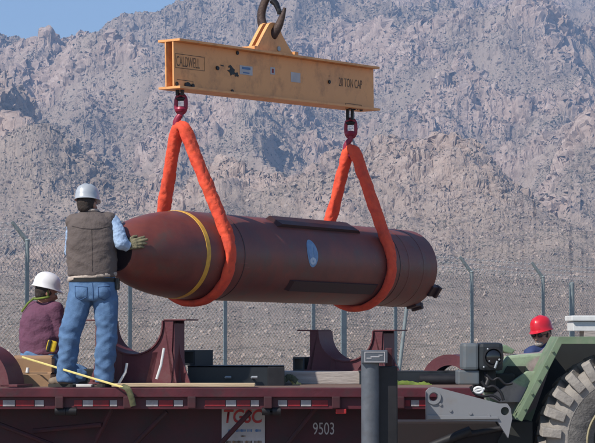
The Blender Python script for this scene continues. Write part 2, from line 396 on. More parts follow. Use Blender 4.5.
rk = np.clip(rk*(.55+fbm(XX, YY, 35, 3, 131)*1.3), 0, 1)
D = cell3(XX, YY, Z*1.2, 27, 5)*np.clip(mask-.55, 0, 1)*15.0*np.clip((YY-600)/500, 0, 1)
D += cell3(XX, YY, Z*1.2, 13, 3)*(.04+.96*rk)*7.5*np.clip((YY-600)/500, 0, 1)
D += cell3(XX+D, YY, Z, 5, 9)*(.03+.97*rk)*3.2*np.clip((YY-350)/500, 0, 1)
D += cell3(XX, YY, Z+D, 2.2, 21)*1.0*(.12+.88*rk)*np.clip((YY-150)/400, 0, 1)
XX = XX+NX*D; YY = YY+NY*D; Z = Z+NZ*D
def sm(A):
    B = A.copy(); B[1:-1] = A[1:-1]*.5+(A[:-2]+A[2:])*.25; C_ = B.copy(); C_[:, 1:-1] = B[:, 1:-1]*.6+(B[:, :-2]+B[:, 2:])*.2; return C_

co = np.stack([XX, YY, Z], -1).reshape(-1, 3).astype(np.float32)
ii = np.arange((nr-1)*nc).reshape(nr-1, nc)[:, :-1].ravel()
fc = np.stack([ii, ii+1, ii+nc+1, ii+nc], -1).astype(np.int32)
me = bpy.data.meshes.new('mountain')
me.vertices.add(len(co)); me.vertices.foreach_set('co', co.ravel())
me.loops.add(fc.size); me.loops.foreach_set('vertex_index', fc.ravel())
me.polygons.add(len(fc)); me.polygons.foreach_set('loop_start', np.arange(len(fc), dtype=np.int32)*4); me.polygons.foreach_set('loop_total', np.full(len(fc), 4, np.int32))
me.update(calc_edges=True)
at1 = me.attributes.new('rockmask', 'FLOAT', 'POINT'); at1.data.foreach_set('value', np.clip(mask, 0, 1).astype(np.float32).ravel())
mm = bpy.data.materials.new('granite_mountain'); mm.use_nodes = True; n = mm.node_tree.nodes; l = mm.node_tree.links; b = n['Principled BSDF']
b.inputs['Roughness'].default_value = .95; b.inputs['Specular IOR Level'].default_value = .1
tc = n.new('ShaderNodeTexCoord')
def nz(scale, det=5, ro=.65, dist=0):
    q = n.new('ShaderNodeTexNoise'); q.inputs['Scale'].default_value = scale; q.inputs['Detail'].default_value = det; q.inputs['Roughness'].default_value = ro; q.inputs['Distortion'].default_value = dist
    l.new(tc.outputs['Object'], q.inputs[0]); return q
def ramp(src, e):
    r = n.new('ShaderNodeValToRGB'); l.new(src, r.inputs[0])
    while len(r.color_ramp.elements) < len(e): r.color_ramp.elements.new(.5)
    for k, (p, c) in zip(r.color_ramp.elements, e): k.position = p; k.color = (*c, 1)
    return r.outputs[0]
def mix(f, a, c2):
    q = n.new('ShaderNodeMix'); q.data_type = 'RGBA'
    l.new(f, q.inputs[0]) if not isinstance(f, float) else setattr(q.inputs[0], 'default_value', f)
    l.new(a, q.inputs[6])
    if isinstance(c2, tuple): q.inputs[7].default_value = (*c2, 1)
    else: l.new(c2, q.inputs[7])
    return q.outputs[2]
soil = ramp(nz(.018, 8).outputs[0], [(.3, (.255, .195, .155)), (.5, (.345, .27, .215)), (.7, (.43, .34, .275))])
rock = ramp(nz(.09, 8, .7).outputs[0], [(.3, (.30, .22, .175)), (.5, (.43, .32, .26)), (.68, (.56, .44, .37))])
ra = n.new('ShaderNodeAttribute'); ra.attribute_name = 'rockmask'
base = mix(ra.outputs['Fac'], soil, rock)
# scattered scrub and dark stones, three sizes
for sc, th, colr in ((.42, .26, (.055, .058, .04)), (.9, .24, (.075, .07, .052)), (2.1, .22, (.10, .085, .07))):
    v = n.new('ShaderNodeTexVoronoi'); v.inputs['Scale'].default_value = sc; v.inputs['Randomness'].default_value = 1; l.new(tc.outputs['Object'], v.inputs[0])
    rr = ramp(v.outputs['Distance'], [(th, (1, 1, 1)), (th+.1, (0, 0, 0))])
    dn = ramp(nz(.03 if sc < 1 else .1, 4).outputs[0], [(.42, (0, 0, 0)), (.6, (.9, .9, .9))])
    q = n.new('ShaderNodeMix'); q.data_type = 'RGBA'; q.blend_type = 'MULTIPLY'; q.inputs[0].default_value = 1; l.new(rr, q.inputs[6]); l.new(dn, q.inputs[7])
    inv = n.new('ShaderNodeMath'); inv.operation = 'MULTIPLY_ADD'; l.new(ra.outputs['Fac'], inv.inputs[0]); inv.inputs[1].default_value = -.7; inv.inputs[2].default_value = 1
    q2 = n.new('ShaderNodeMath'); q2.operation = 'MULTIPLY'; l.new(q.outputs[2], q2.inputs[0]); l.new(inv.outputs[0], q2.inputs[1])
    base = mix(q2.outputs[0], base, colr)
l.new(base, b.inputs['Base Color'])
n3 = nz(.5, 8, .75)
bp = n.new('ShaderNodeBump'); bp.inputs['Strength'].default_value = 1; bp.inputs['Distance'].default_value = .5
l.new(n3.outputs[0], bp.inputs['Height']); l.new(bp.outputs[0], b.inputs['Normal'])
me.shade_flat()
mtn = link_mesh('mountain', me, mm); tag(mtn, kind='structure', label='rocky granite desert mountain rising behind the fence')
# loose boulders and scrub on the slope
def ico(sub):
    bm = bmesh.new(); bmesh.ops.create_icosphere(bm, subdivisions=sub, radius=1)
    v = np.array([q.co[:] for q in bm.verts]); f = np.array([[q.index for q in p.verts] for p in bm.faces]); bm.free(); return v, f
def height_at(x, y):
    u = x/y*F+297.5; ci = np.clip(np.round((u-Uc[0])/(Uc[1]-Uc[0])).astype(int), 0, nc-1); out = np.zeros_like(y); od = np.argsort(ci); cs_ = ci[od]
    bounds = np.searchsorted(cs_, np.arange(nc+1))
    for c_ in range(nc):
        ids = od[bounds[c_]:bounds[c_+1]]
        if len(ids): out[ids] = np.interp(y[ids], np.maximum.accumulate(YY[:, c_]), Z[:, c_])
    return out
def scatter(name, N, ymin, ymax, smin, smax, m, seed, flat, label, pw=3, jag=.35):
    rg = np.random.default_rng(seed); v, f = ico(1)
    # even in picture height
    pyr = rg.uniform(np.interp(ymax, yp, pyv), np.interp(ymin, yp, pyv), N); y = np.interp(-pyr, -pyv, yp)
    u = rg.uniform(-150, 750, N); x = (u-297.5)/F*y
    cl = fbm(x, y, 60, 3, seed+3)+.6*fbm(x, y, 14, 2, seed+9); keep = cl > rg.uniform(-.9, .5, N); x, y = x[keep], y[keep]; N = len(x)
    s = (smin+(smax-smin)*rg.uniform(0, 1, N)**pw)*y/3785
    z = height_at(x, y)
    P = np.repeat(v[None], N, 0)*(1+rg.normal(0, jag*.5, (N, len(v), 1)).clip(-.45, .6))
    a = rg.uniform(0, 6.28, N); c, q = np.cos(a)[:, None], np.sin(a)[:, None]
    sx = s*rg.uniform(.7, 1.3, N); sy = s*rg.uniform(.7, 1.3, N); szz = s*rg.uniform(flat*.6, flat*1.3, N)
    px = P[:, :, 0]*sx[:, None]; py_ = P[:, :, 1]*sy[:, None]; pz = P[:, :, 2]*szz[:, None]
    V = np.stack([px*c-py_*q+x[:, None], px*q+py_*c+y[:, None], pz+z[:, None]+szz[:, None]*.25], -1).reshape(-1, 3).astype(np.float32)
    Fc = (f[None]+(np.arange(N)*len(v))[:, None, None]).reshape(-1, 3).astype(np.int32)
    e = bpy.data.meshes.new(name); e.vertices.add(len(V)); e.vertices.foreach_set('co', V.ravel()); e.loops.add(Fc.size); e.loops.foreach_set('vertex_index', Fc.ravel())
    e.polygons.add(len(Fc)); e.polygons.foreach_set('loop_start', np.arange(len(Fc), dtype=np.int32)*3); e.polygons.foreach_set('loop_total', np.full(len(Fc), 3, np.int32)); e.update(calc_edges=True); e.shade_flat()
    tag(link_mesh(name, e, m), label, kind='stuff')
M['boulder'] = mat('granite_boulder', (.40, .315, .26), .9, 0, (.28, .215, .175), .35, .9)
M['scrub'] = mat('desert_scrub', (.24, .205, .16), .95, 0, (.13, .115, .088), .5, .9)
M['upscrub'] = mat('mountain_scrub', (.14, .125, .098), .95, 0, (.075, .07, .055), .02, .9)
scatter('boulders', 60000, 75, 900, .7, 4.2, M['boulder'], 5, .8, 'pale granite boulders strewn over the lower slope', 5, .55)
scatter('scrub', 55000, 70, 1000, .8, 2.3, M['scrub'], 9, .85, 'dark desert scrub dotted over the lower slope', 2, .6)
scatter('boulders', 90000, 700, 1900, .6, 4.6, M['boulder'], 15, .9, 'large granite boulders scattered over the upper mountain', 5, .55)
scatter('scrub', 120000, 800, 1950, .7, 2.3, M['upscrub'], 19, .85, 'dark scrub scattered over the upper mountain', 2, .6)
# flat yard ground
g = MB(); g.b.faces.new([g.b.verts.new(p) for p in ((-3000, -200, 0), (3000, -200, 0), (3000, 4200, 0), (-3000, 4200, 0))])
M['ground'] = mat('desert_ground', (.26, .20, .155), .95, 0, (.18, .14, .11), .8, .4, .5, 6)
tag(g.build('ground', M['ground']), 'flat sandy desert ground under the trailer', kind='structure')
# air
hz = MB(); hz.box((0, 1700, 240), (3000, 3500, 520))
hm = bpy.data.materials.new('haze_air'); hm.use_nodes = True; hn = hm.node_tree.nodes; hn.remove(hn['Principled BSDF'])
pv = hn.new('ShaderNodeVolumePrincipled'); pv.inputs['Color'].default_value = (.42, .62, 1, 1); pv.inputs['Density'].default_value = 0.00029; pv.inputs['Anisotropy'].default_value = 0.0
hm.node_tree.links.new(pv.outputs[0], hn['Material Output'].inputs['Volume'])
ho = hz.build('haze', hm); tag(ho, 'thin blue air haze filling the whole valley', kind='stuff')

# ------------------------------------------------------------------ shared directions
AX = Vector((.574, .819, 0)).normalized(); NR = Vector((AX.y, -AX.x, 0)); UP = Vector((0, 0, 1))   # bomb axis (nose to tail), near-side normal
BO = Vector((-1.56, 19.1, EYE+.728)); BR = .40
def bp_(t, phi, r=None):
    r = BR if r is None else r
    return BO+AX*t+(UP*math.cos(phi)+NR*math.sin(phi))*r+UP*(-.008*t)
def hit(px, py, r=BR):
    """(t,phi) where the sight line through a photo pixel meets the near side of the bomb"""
    o = Vector((0, 0, EYE)); d = (at(px, py, 20)-o).normalized(); b0 = BO-o
    dp = d-AX*d.dot(AX); bp2 = b0-AX*b0.dot(AX)
    a = dp.dot(dp); b = -2*dp.dot(bp2); c = bp2.dot(bp2)-r*r; D = b*b-4*a*c
    s = (-b-math.sqrt(max(D, 0)))/(2*a); q = d*s-b0; t = q.dot(AX); q -= AX*t
    return t, math.atan2(q.dot(NR), q.z)
# ------------------------------------------------------------------ fence
def fpos(i): return Vector((-4.426+1.573*i, 36+1.487*i, 0))
fence = thing('chain_link_fence', 'grey chain link fence with barbed wire on slanted arms behind the trailer', 'fence', fpos(0))
def ftop(i): return np.interp(i, [-3, 0, 6, 12], [3.3, 3.2, 2.83, 2.6])
for i in range(-2, 9):
    p = fpos(i); h = float(ftop(i)); a = MB(); a.tube([p, p+UP*h], .036, 10)
    a.sphere(p+UP*h, .045, (1, 1, .6)); pst = a.build('post', M['post'], fence, 40)
    a = MB(); e = p+UP*(h+.30)+Vector((-.24, -.1, 0)); a.tube([p+UP*(h-.02), e], [.03, .022], 8, ref=(0, 1, 0), flat=(.5, 1.3))
    a.build('barbed_wire_arm', M['post'], pst, 40)
for px in (350, 571):
    i = 3.36 if px == 350 else 6.42
    p = fpos(i); h = float(ftop(i))-.1; a = MB(); a.tube([p, p+UP*h], .058, 14); a.sphere(p+UP*h, .06, (1, 1, .5)); a.build('terminal_post', M['post'], fence, 40)
p = fpos(4.0)+Vector((.02, -.2, 0)); a = MB(); q = at(407, 305, p.y); r_ = at(399, 372, p.y); d = (r_-q); a.tube([q, q+d*((q.z)/-d.z*1.0)], .035, 10); a.build('brace_post', M['post'], fence, 40)
a = MB(); A0 = fpos(-2); B0 = fpos(8); Ln = (B0-A0).length; dr = (B0-A0)/Ln; k = 0; sp = .078
verts = []; faces = []
def wirestrip(p, q, th):
    n_ = Vector((dr.y, -dr.x, 0))*th; s_ = (q-p).normalized().cross(n_).normalized()*th
    b_ = len(verts); 
    for e in (p, q): verts.extend([e+n_, e-n_*.5+s_*.87, e-n_*.5-s_*.87])
    faces.extend([(b_, b_+1, b_+4, b_+3), (b_+1, b_+2, b_+5, b_+4), (b_+2, b_, b_+3, b_+5)])
x = -3.4
while x < Ln:
    for sgn in (1, -1):
        i0 = -2+10*x/Ln; hh = float(ftop(i0))-.05
        s0, s1 = x, x+hh*.95
        if sgn < 0: s0, s1 = s1, s0
        p, q = A0+dr*s0+UP*.05, A0+dr*s1+UP*hh
        wirestrip(p, q, .0029)
    x += sp
m_ = bpy.data.meshes.new('wire_mesh'); m_.from_pydata([v[:] for v in verts], [], faces); link_mesh('wire_mesh', m_, M['wire'], fence)
for j in range(3):
    a = MB(); f_ = (j+.6)/3
    a.tube([fpos(i)+UP*(float(ftop(i))+.30*f_)+Vector((-.24, -.1, 0))*f_ for i in range(-2, 9)], .0035, 4)
    for i in range(0, 170):
        t_ = -2+10*i/170; c = fpos(t_)+UP*(float(ftop(t_))+.30*f_)+Vector((-.24, -.1, 0))*f_
        a.tube([c+Vector((.02, 0, .02)), c-Vector((.02, 0, .02))], .003, 3); a.tube([c+Vector((-.02, 0, .02)), c-Vector((-.02, 0, .02))], .003, 3)
    a.build('barbed_wire', M['wire'], fence)
# ------------------------------------------------------------------ trailer
TY0, TY1, DZ = 18.62, 21.15, 1.2
tr = thing('flatbed_trailer', 'dark red flatbed trailer with red and white reflective tape along its side rail', 'trailer', (0, 19.8, 0))
X0, X1 = -4.6, 2.3
a = MB()
for i in range(10):
    y = TY0+.1+(TY1-TY0-.2)*(i+.5)/10; a.box((( X0+X1)/2, y, DZ-.02), (X1-X0, (TY1-TY0-.2)/10-.006, .036), bev=.003)
a.build('deck', M['deckwood'], tr)
sc_ = F/TY0
def rz(py): return EYE-(py-335)/sc_
def rx(px): return (px-297.5)/sc_
a = MB(); a.box(((X0+X1)/2, TY0+.05, (rz(387.5)+rz(397))/2), (X1-X0, .1, rz(387.5)-rz(397)), bev=.008)
a.box(((X0+X1)/2, TY0+.075, (rz(397)+rz(409))/2), (X1-X0, .05, rz(397)-rz(409)), bev=.006); a.build('side_rail', M['trailer'], tr)
a = MB(); a.box(((X0+X1)/2, TY1-.05, DZ-.08), (X1-X0, .1, .17), bev=.008); a.build('side_rail', M['trailer'], tr)
# tape pieces on the rail web
segs = [(-14, -4, 1), (-4, 3, 0), (3, 15, 1), (16, 34, 0), (35, 44, 1), (74, 82, 0), (83, 93, 1), (93, 109, 0), (110, 117, 1), (146, 158, 1), (159, 173, 0), (174, 183, 1), (205, 225, 0), (226, 236, 1), (237, 250, 0), (251, 259, 1), (278, 287, 1), (288, 300, 0), (301, 311, 1), (312, 328, 0), (404, 410, 0), (411, 419, 1), (419, 428, 0)]
for (p0, p1, w_) in segs:
    a = MB(); a.box(((rx(p0)+rx(p1))/2, TY0+.047, rz(403)), (rx(p1)-rx(p0), .006, .052), bev=.001); a.build('reflective_tape', M['tapewhite'] if w_ else M['tapered'], tr)
a = MB(); a.box((rx(341), TY0+.035, rz(411)), (.09, .03, .042), bev=.008); a.build('marker_lamp', M['signred'], tr)
# stake pockets and winches under the rail
for px in (60, 128, 192, 268, 336, 400, -40):
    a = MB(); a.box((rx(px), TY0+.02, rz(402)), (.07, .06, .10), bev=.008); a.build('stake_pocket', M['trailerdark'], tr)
for px in (55, 66, 262, 270):
    a = MB(); a.tube([(rx(px), TY0+.06, rz(411)), (rx(px)+.09, TY0+.06, rz(411))], .035, 14); a.build('strap_winch', M['blacksteel'], tr, 40)
# recessed frame beam and web
BY = TY0+.42
a = MB(); a.box(((X0+X1)/2, BY, (rz(409)+.42)/2), (X1-X0, .014, rz(409)-.42)); a.box(((X0+X1)/2, BY-.05, .43), (X1-X0, .13, .02)); a.box(((X0+X1)/2, BY-.05, DZ-.13), (X1-X0, .13, .02)); a.build('frame_beam', M['frameshade'], tr)
a = MB(); a.box(((X0+X1)/2, TY1-.45, (rz(409)+.42)/2), (X1-X0, .014, rz(409)-.42)); a.build('frame_beam', M['frameshade'], tr)
for k in range(12):
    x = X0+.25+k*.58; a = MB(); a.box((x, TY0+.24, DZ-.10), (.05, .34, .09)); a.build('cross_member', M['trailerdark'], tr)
for (pa, pb) in (((166, 412), (118, 460)), ((250, 412), (196, 470)), ((318, 406), (268, 470)), ((100, 425), (30, 432)), ((-5, 424), (60, 450)), ((110, 409), (85, 460))):
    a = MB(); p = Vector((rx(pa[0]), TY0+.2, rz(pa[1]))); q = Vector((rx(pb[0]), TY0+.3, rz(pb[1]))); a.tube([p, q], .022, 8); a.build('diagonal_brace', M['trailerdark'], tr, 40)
# suspension and wheels, in the shade under the deck
for wx_ in (-2.35, -1.15):
    a = MB(); a.lathe([(-.14, .30), (-.15, .44), (-.12, .5), (.12, .5), (.15, .44), (.14, .30)], (wx_, TY0+.85, .5), (0, 1, 0), UP, 40); wh = a.build('wheel', M['tyre'], tr, 40)
    a = MB(); a.lathe([(-.10, .30), (-.05, .28), (-.02, .12), (-.12, .10), (-.12, .001)], (wx_, TY0+.85, .5), (0, 1, 0), UP, 30); a.build('rim', M['rim'], wh, 40)
# sign and number on the frame beam
def by(px, py): 
    s_ = F/(BY-.02); return Vector(((px-297.5)/s_, BY-.022, EYE-(py-335)/s_))
s0 = by(222, 406); s1 = by(265, 449)
a = MB(); a.box(((s0.x+s1.x)/2, BY-.016, (s0.z+s1.z)/2), (s1.x-s0.x, .008, s0.z-s1.z), bev=.002); sg = a.build('company_sign', M['signwhite'], tr); sg['label'] = 'white company sign with red letters'
text('red_letters', 'TGSC', M['signred'], by(224, 422.5), (1, 0, 0), UP, by(0, 409).z-by(0, 422.5).z, sg, by(263, 0).x-by(224, 0).x, th=.003, shear=.15, bold=.02)
for (q0, q1, yy, hh_, mm_) in ((228, 233, 430, .022, 'stickerblue'), (235, 246, 430, .022, 'stickerblue'), (247.5, 253, 430, .022, 'stickerblue'), (255, 261.5, 430, .022, 'stickerblue'), (241, 245.5, 435.5, .012, 'ink'), (225, 231, 441.5, .026, 'ink'), (232, 243, 441.5, .026, 'ink'), (245, 253, 441.5, .026, 'ink'), (254.5, 262, 441.5, .026, 'ink')):
    for u_ in np.arange(q0, q1-.6, 1.25):
        c = by(u_+.45, yy); a = MB(); a.box((c.x, BY-.022, c.z), (.0075*(.8+.4*((u_*7) % 1)), .003, hh_*(.8+.3*((u_*3) % 1)))); a.build('small_print', M[mm_], sg)
text('number', '9503', M['signwhite'], by(313, 434), (1, 0, 0), UP, by(0, 422).z-by(0, 434).z, tr, by(334, 0).x-by(313, 0).x, th=-.009)
# ------------------------------------------------------------------ bomb
bomb = thing('bomb', 'huge maroon bomb with a yellow nose band hanging in orange slings', 'bomb', BO)
prof = []
for i in range(26):
    t_ = 1.0*(i/25); r = BR*math.sqrt(1-(1-t_)**2*.76) if t_ < 1 else BR
    prof.append((t_, r))
r0 = prof[0][1]
prof = [(-.02, r0*.90), (-.005, r0*.975)]+prof
TL = 4.68
for t_ in (4.12, 4.40):
    prof += [(t_-.012, BR), (t_-.006, BR+.003), (t_+.012, BR+.003), (t_+.018, BR)]
prof += [(TL-.02, BR), (TL, BR-.02), (TL, BR-.05), (TL-.12, BR-.06), (TL-.12, .001)]
tilt = (AX-UP*.008)
a = MB(); a.lathe(prof, BO, tilt, UP, 96); a.build('casing', M['bomb'], bomb, 14)
a = MB(); a.lathe([(-.02, r0*.9), (-.018, r0*.84), (.06, r0*.8), (.06, .001)], BO, tilt, UP, 48); a.build('nose_recess', M['bomb_dark'], bomb, 40)
def rad_at(t_):
    for (a0, b0_), (a1, b1_) in zip(prof, prof[1:]):
        if a0 <= t_ <= a1 and a1 > a0: return b0_+(b1_-b0_)*(t_-a0)/(a1-a0)
    return BR
a = MB(); tb = .76; a.lathe([(tb, rad_at(tb)+.0005), (tb+.003, rad_at(tb)+.004), (tb+.052, rad_at(tb+.055)+.004), (tb+.055, rad_at(tb+.055)+.0005)], BO, tilt, UP, 96); a.build('yellow_band', M['band'], bomb, 35)
# seams
for t_ in (1.32, 3.95):
    a = MB(); a.lathe([(t_-.006, BR+.0005), (t_-.004, BR+.003), (t_+.004, BR+.003), (t_+.006, BR+.0005)], BO, tilt, UP, 96); a.build('weld_seam', M['bomb_dark'], bomb, 35)
def rail(t0, t1, phi, wd, th, name, m, ch=.05):
    a = MB(); rings = []
    for t_, hh in ((t0, .004), (t0+ch, th), (t1-ch, th), (t1, .004)):
        row = []
        for dphi, r in ((-wd/2/BR, BR-.003), (-wd/2/BR, BR+hh), (wd/2/BR, BR+hh), (wd/2/BR, BR-.003)): row.append(a.b.verts.new(bp_(t_, phi+dphi, r)))
        rings.append(row)
    for i in range(3):
        for q in range(4): a.b.faces.new((rings[i][q], rings[i][(q+1) % 4], rings[i+1][(q+1) % 4], rings[i+1][q]))
    a.b.faces.new(rings[0]); a.b.faces.new(rings[-1][::-1]); return a.build(name, m, bomb)
def mid(px0, py0, px1, py1): 
    a_ = hit(px0, py0); b_ = hit(px1, py1); return a_[0], b_[0], (a_[1]+b_[1])/2
t0, t1, ph = mid(281, 222, 355, 230); 
rail(t0-.12, t1+.08, ph-.12, .16, .035, 'top_rail', M['bomb_dark'])
t0, t1, ph = mid(288, 282, 375, 287); rail(t0, t1, ph, .11, .022, 'side_rail', M['bomb_dark'])
rail((t0*1.0), t1, ph+math.pi*.72, .11, .022, 'side_rail', M['bomb_dark']); rail(t0, t1, ph+math.pi*1.1, .11, .022, 'side_rail', M['bomb_dark'])
# tail lugs
for pd in (126, 166, 215, 275):
    pr = math.radians(pd); c = bp_(TL+.01, pr, BR-.01); rd = (UP*math.cos(pr)+NR*math.sin(pr)); tg = AX.cross(rd)
    R_ = Matrix((AX, tg, rd)).transposed(); a = MB()
    a.box(c, (.12, .12, .06), R_, bev=.01); a.box(c+AX*.06+rd*.02, (.05, .13, .07), R_, bev=.012); a.build('tail_lug', M['bomb_dark'], bomb)
# round emblem decal on the near side
tc_, pc_ = hit(312.5, 251); 
def decal(name, m, ra, rb, lift, dt=0, dphi=0, seg=40, parent=bomb):
    a = MB(); N1 = 6; rows = []
    c0 = a.b.verts.new(bp_(tc_+dt, pc_+dphi, BR+lift)); prev = None
    for k in range(1, N1+1):
        row = [a.b.verts.new(bp_(tc_+dt+ra*k/N1*math.cos(q*2*math.pi/seg), pc_+dphi+rb*k/N1*math.sin(q*2*math.pi/seg)/BR, BR+lift)) for q in range(seg)]
        for q in range(seg):
            if prev is None: a.b.faces.new((c0, row[q], row[(q+1) % seg]))
            else: a.b.faces.new((prev[q], row[q], row[(q+1) % seg], prev[(q+1) % seg]))
        prev = row
    return a.build(name, m, parent)
M['emblempale'] = mat('emblem_pale_blue', (.20, .33, .52), .5, 0, (.12, .22, .42), 25)
em = decal('emblem', M['emblemblue'], .088, .135, .002)
decal('emblem_field', M['emblemwhite'], .050, .034, .004, 0, .19, parent=em)
decal('emblem_mark', M['emblemblue'], .007, .010, .006, 0, .20, parent=em)
decal('emblem_mark', M['emblempale'], .030, .085, .0035, -.04, -.06, parent=em)
decal('emblem_mark', M['emblempale'], .018, .06, .0035, .035, .0, parent=em)
# ------------------------------------------------------------------ spreader beam
bA = at(166.5, 38, 19.62); bA = Vector((BO.x+AX.x*.70, BO.y+AX.y*.70, 0)); bB = Vector((BO.x+AX.x*4.0, BO.y+AX.y*4.0, 0))
zt = lambda t_: EYE+2.656+(t_-.70)*.022
HB = .448
beam = thing('lifting_beam', 'orange yellow steel spreader beam hanging from the crane hook', 'lifting beam', (bA.x, bA.y, zt(.7)))
BX = (AX+UP*.022).normalized(); BZ = BX.cross(NR)*-1
if BZ.z < 0: BZ = -BZ
Rb = Matrix((BX, NR, BZ)).transposed(); LB = 3.30
ctr = Vector((bA.x, bA.y, zt(.7)))
def bm_(s_, n_, z_): return ctr+BX*s_+NR*n_+BZ*z_
def bbox(a, s0, s1, n0, n1, z0, z1, bev=.003): a.box(bm_((s0+s1)/2, (n0+n1)/2, (z0+z1)/2), (s1-s0, n1-n0, z1-z0), Matrix((BX, NR, BZ)).transposed(), bev)
for nm, z0, z1 in (('top_flange', -.022, 0), ('bottom_flange', -HB, -HB+.022)):
    a = MB(); bbox(a, 0, LB, -.125, .125, z0, z1); a.build(nm, M['beam'], beam)
for n0 in (-.05, .034):
    a = MB(); bbox(a, .004, LB-.004, n0, n0+.016, -HB+.023, -.023, .002); a.build('web_plate', M['beam'], beam)
a = MB(); bbox(a, .35, .37, -.033, .033, -HB+.03, -.03); bbox(a, LB-.37, LB-.35, -.033, .033, -HB+.03, -.03); a.build('diaphragm', M['beam'], beam)
def web(px, py):
    """point on the beam's near web seen at a photo pixel"""
    o = Vector((0, 0, EYE)); d = at(px, py, 20)-o; p0 = ctr+NR*.0505; s_ = (p0-o).dot(NR)/d.dot(NR); return o+d*s_
def wtext(s_, p0, p1, m=None, name='lettering'):
    """s fills the box from bottom-left pixel p0 to top-right pixel p1"""
    A_ = web(p0[0], p0[1]); B_ = web(p1[0], p1[1]); return text(name, s_, m or M['ink'], A_, BX, BZ, (B_-A_).dot(BZ), beam, (B_-A_).dot(BX), th=.0015)
wtext('CALDWELL', (176.5, 66), (199.5, 58.8))
def wline(p0, p1, th=.006):
    A_ = web(*p0); B_ = web(*p1); d = (B_-A_); a = MB(); R_ = Matrix((d.normalized(), NR, d.normalized().cross(NR))).transposed(); a.box((A_+B_)/2+NR*.001, (d.length, .002, th), R_); a.build('painted_line', M['ink'], beam)
for p0, p1 in (((175.2, 53.5), (204.5, 57.5)), ((175.2, 67.5), (204.5, 71)), ((175.2, 53.5), (175.2, 67.5)), ((204.5, 57.5), (204.5, 71)), ((177, 79.5), (193, 81.5)), ((352, 104), (361, 105.3)), ((193, 81.5), (193, 86)), ((361.3, 105.3), (361.3, 110)), ((345.5, 103.2), (345.5, 108.5)), ((345.5, 103.2), (361.3, 105.3))): wline(p0, p1, .005)
wtext('20 TON CAP', (339, 86.2), (362, 80.5))
def wrect(px, py, w_, h_, m, name='sticker'):
    c = web(px, py); a = MB(); a.box(c+NR*.0015, (w_, .003, h_), Rb, bev=.001); return a.build(name, m, beam)
st = wrect(246, 70.5, .20, .085, M['signwhite']); 
c = web(246, 68.5); a = MB(); a.box(c+NR*.0035, (.13, .002, .022), Rb); a.build('sticker_print', M['stickerblue'], st)
c = web(246, 73); a = MB(); a.box(c+NR*.0035, (.10, .002, .012), Rb); a.build('sticker_print', M['stickerblue'], st)
st = wrect(272.5, 71, .075, .07, M['signwhite']); c = web(272.5, 71); a = MB(); a.box(c+NR*.0035, (.03, .002, .04), Rb); a.build('sticker_print', M['tapered'], st)
wrect(295.5, 77.5, .16, .095, M['signwhite'])
rg = random.Random(3)
def blot(px, py, r, ir=.5, n=14, m='blacksteel', sx=1.6):
    c = web(px, py)+NR*.001; pts = []
    for q in range(n):
        an = q*2*math.pi/n; k = r*(1+rg.uniform(-ir, ir)); pts.append(c+BX*math.cos(an)*k*sx+BZ*math.sin(an)*k)
    a = MB(); a.prism(pts, NR, .0015); return a.build('grease_stain', M[m], beam)
blot(231.5, 71, .034, .4); blot(236.5, 75, .02, .5); blot(230, 67, .014, .5)
for (px, py) in ((216.8, 68), (231.8, 91.5), (185.5, 84.8), (192.5, 85.8), (176.5, 84), (354.5, 108.2), (350, 107.8), (361, 109.5), (329, 82), (237, 53)):
    c = web(px, py); a = MB(); a.tube([c-NR*.01, c+NR*.012], .019, 6); a.build('bolt', M['blacksteel'], beam)
for (px, py) in ((216.8, 68), (356.5, 108)): blot(px+1, py, .016, .4)
blot(188, 84.8, .02, .3, sx=2.6); blot(222, 65.5, .006, .6, sx=6); blot(329, 76, .004, .5, sx=1.2)
# lifting lug on top
lt = (268-297.5)
def bs(px):   # distance along the beam for a pixel column (beam centre plane)
    k = (px-297.5)/F; return (k*ctr.y-ctr.x)/(BX.x-k*BX.y)
sc = bs(270.5)
lz = lambda py: (335-py)/F
pL, pR, pT = bs(250.5), bs(289), bs(270)
yT = ctr.y+BX.y*pT; zTop = EYE+(335-20)/F*yT; zB = (bm_(pT, 0, 0)).z
hh = zTop-zB; wT = (pR-pL)
zz = lambda f: f*hh
pts2 = [(pL, 0), (pR, 0), (pT+.12, hh*.62), (pT+.085, hh*.86), (pT, hh*.95), (pT-.07, hh*.93), (pT-.13, hh*.72)]
hole = [(pT+.06*math.cos(q*math.pi/8), hh*.62+.06*math.sin(q*math.pi/8)) for q in range(16)]
for nn in (-.055, .02):
    a = MB()
    # outline minus a round eye: bridge the two loops
    outer = []
    for q in range(16):   # ray-cast the outline so both loops have 16 points
        an = q*math.pi/8; o2 = Vector((pT, hh*.62)); d2 = Vector((math.cos(an), math.sin(an))); best = None
        for (xa, ya), (xb, yb) in zip(pts2, pts2[1:]+pts2[:1]):
            ex, ey = xb-xa, yb-ya; den = d2.x*ey-d2.y*ex
            if abs(den) < 1e-9: continue
            s_ = ((xa-o2.x)*ey-(ya-o2.y)*ex)/den; u_ = ((xa-o2.x)*d2.y-(ya-o2.y)*d2.x)/den
            if s_ > 0 and -1e-6 <= u_ <= 1+1e-6 and (best is None or s_ < best): best = s_
        outer.append((o2.x+d2.x*best, o2.y+d2.y*best))
    # snap bottom corners
    for cx in ((pL, 0), (pR, 0)):
        j = min(range(16), key=lambda i: (outer[i][0]-cx[0])**2+(outer[i][1]-cx[1])**2); outer[j] = cx
    lo = [[a.b.verts.new(bm_(p[0], n_, p[1])) for p in lp] for n_ in (nn, nn+.035) for lp in (outer, hole)]
    for q in range(16):
        r = (q+1) % 16
        for A_, B_ in ((lo[0], lo[1]), (lo[1], lo[3]), (lo[3], lo[2]), (lo[2], lo[0])): a.b.faces.new((A_[q], A_[r], B_[r], B_[q]))
    a.build('lifting_lug', M['beam'], beam)
a = MB(); a.tube([bm_(pT+.06, -.065, hh*.15), bm_(pT+.06, .065, hh*.15)], .024, 16); a.build('lug_pin', M['greysteel'], beam, 40)
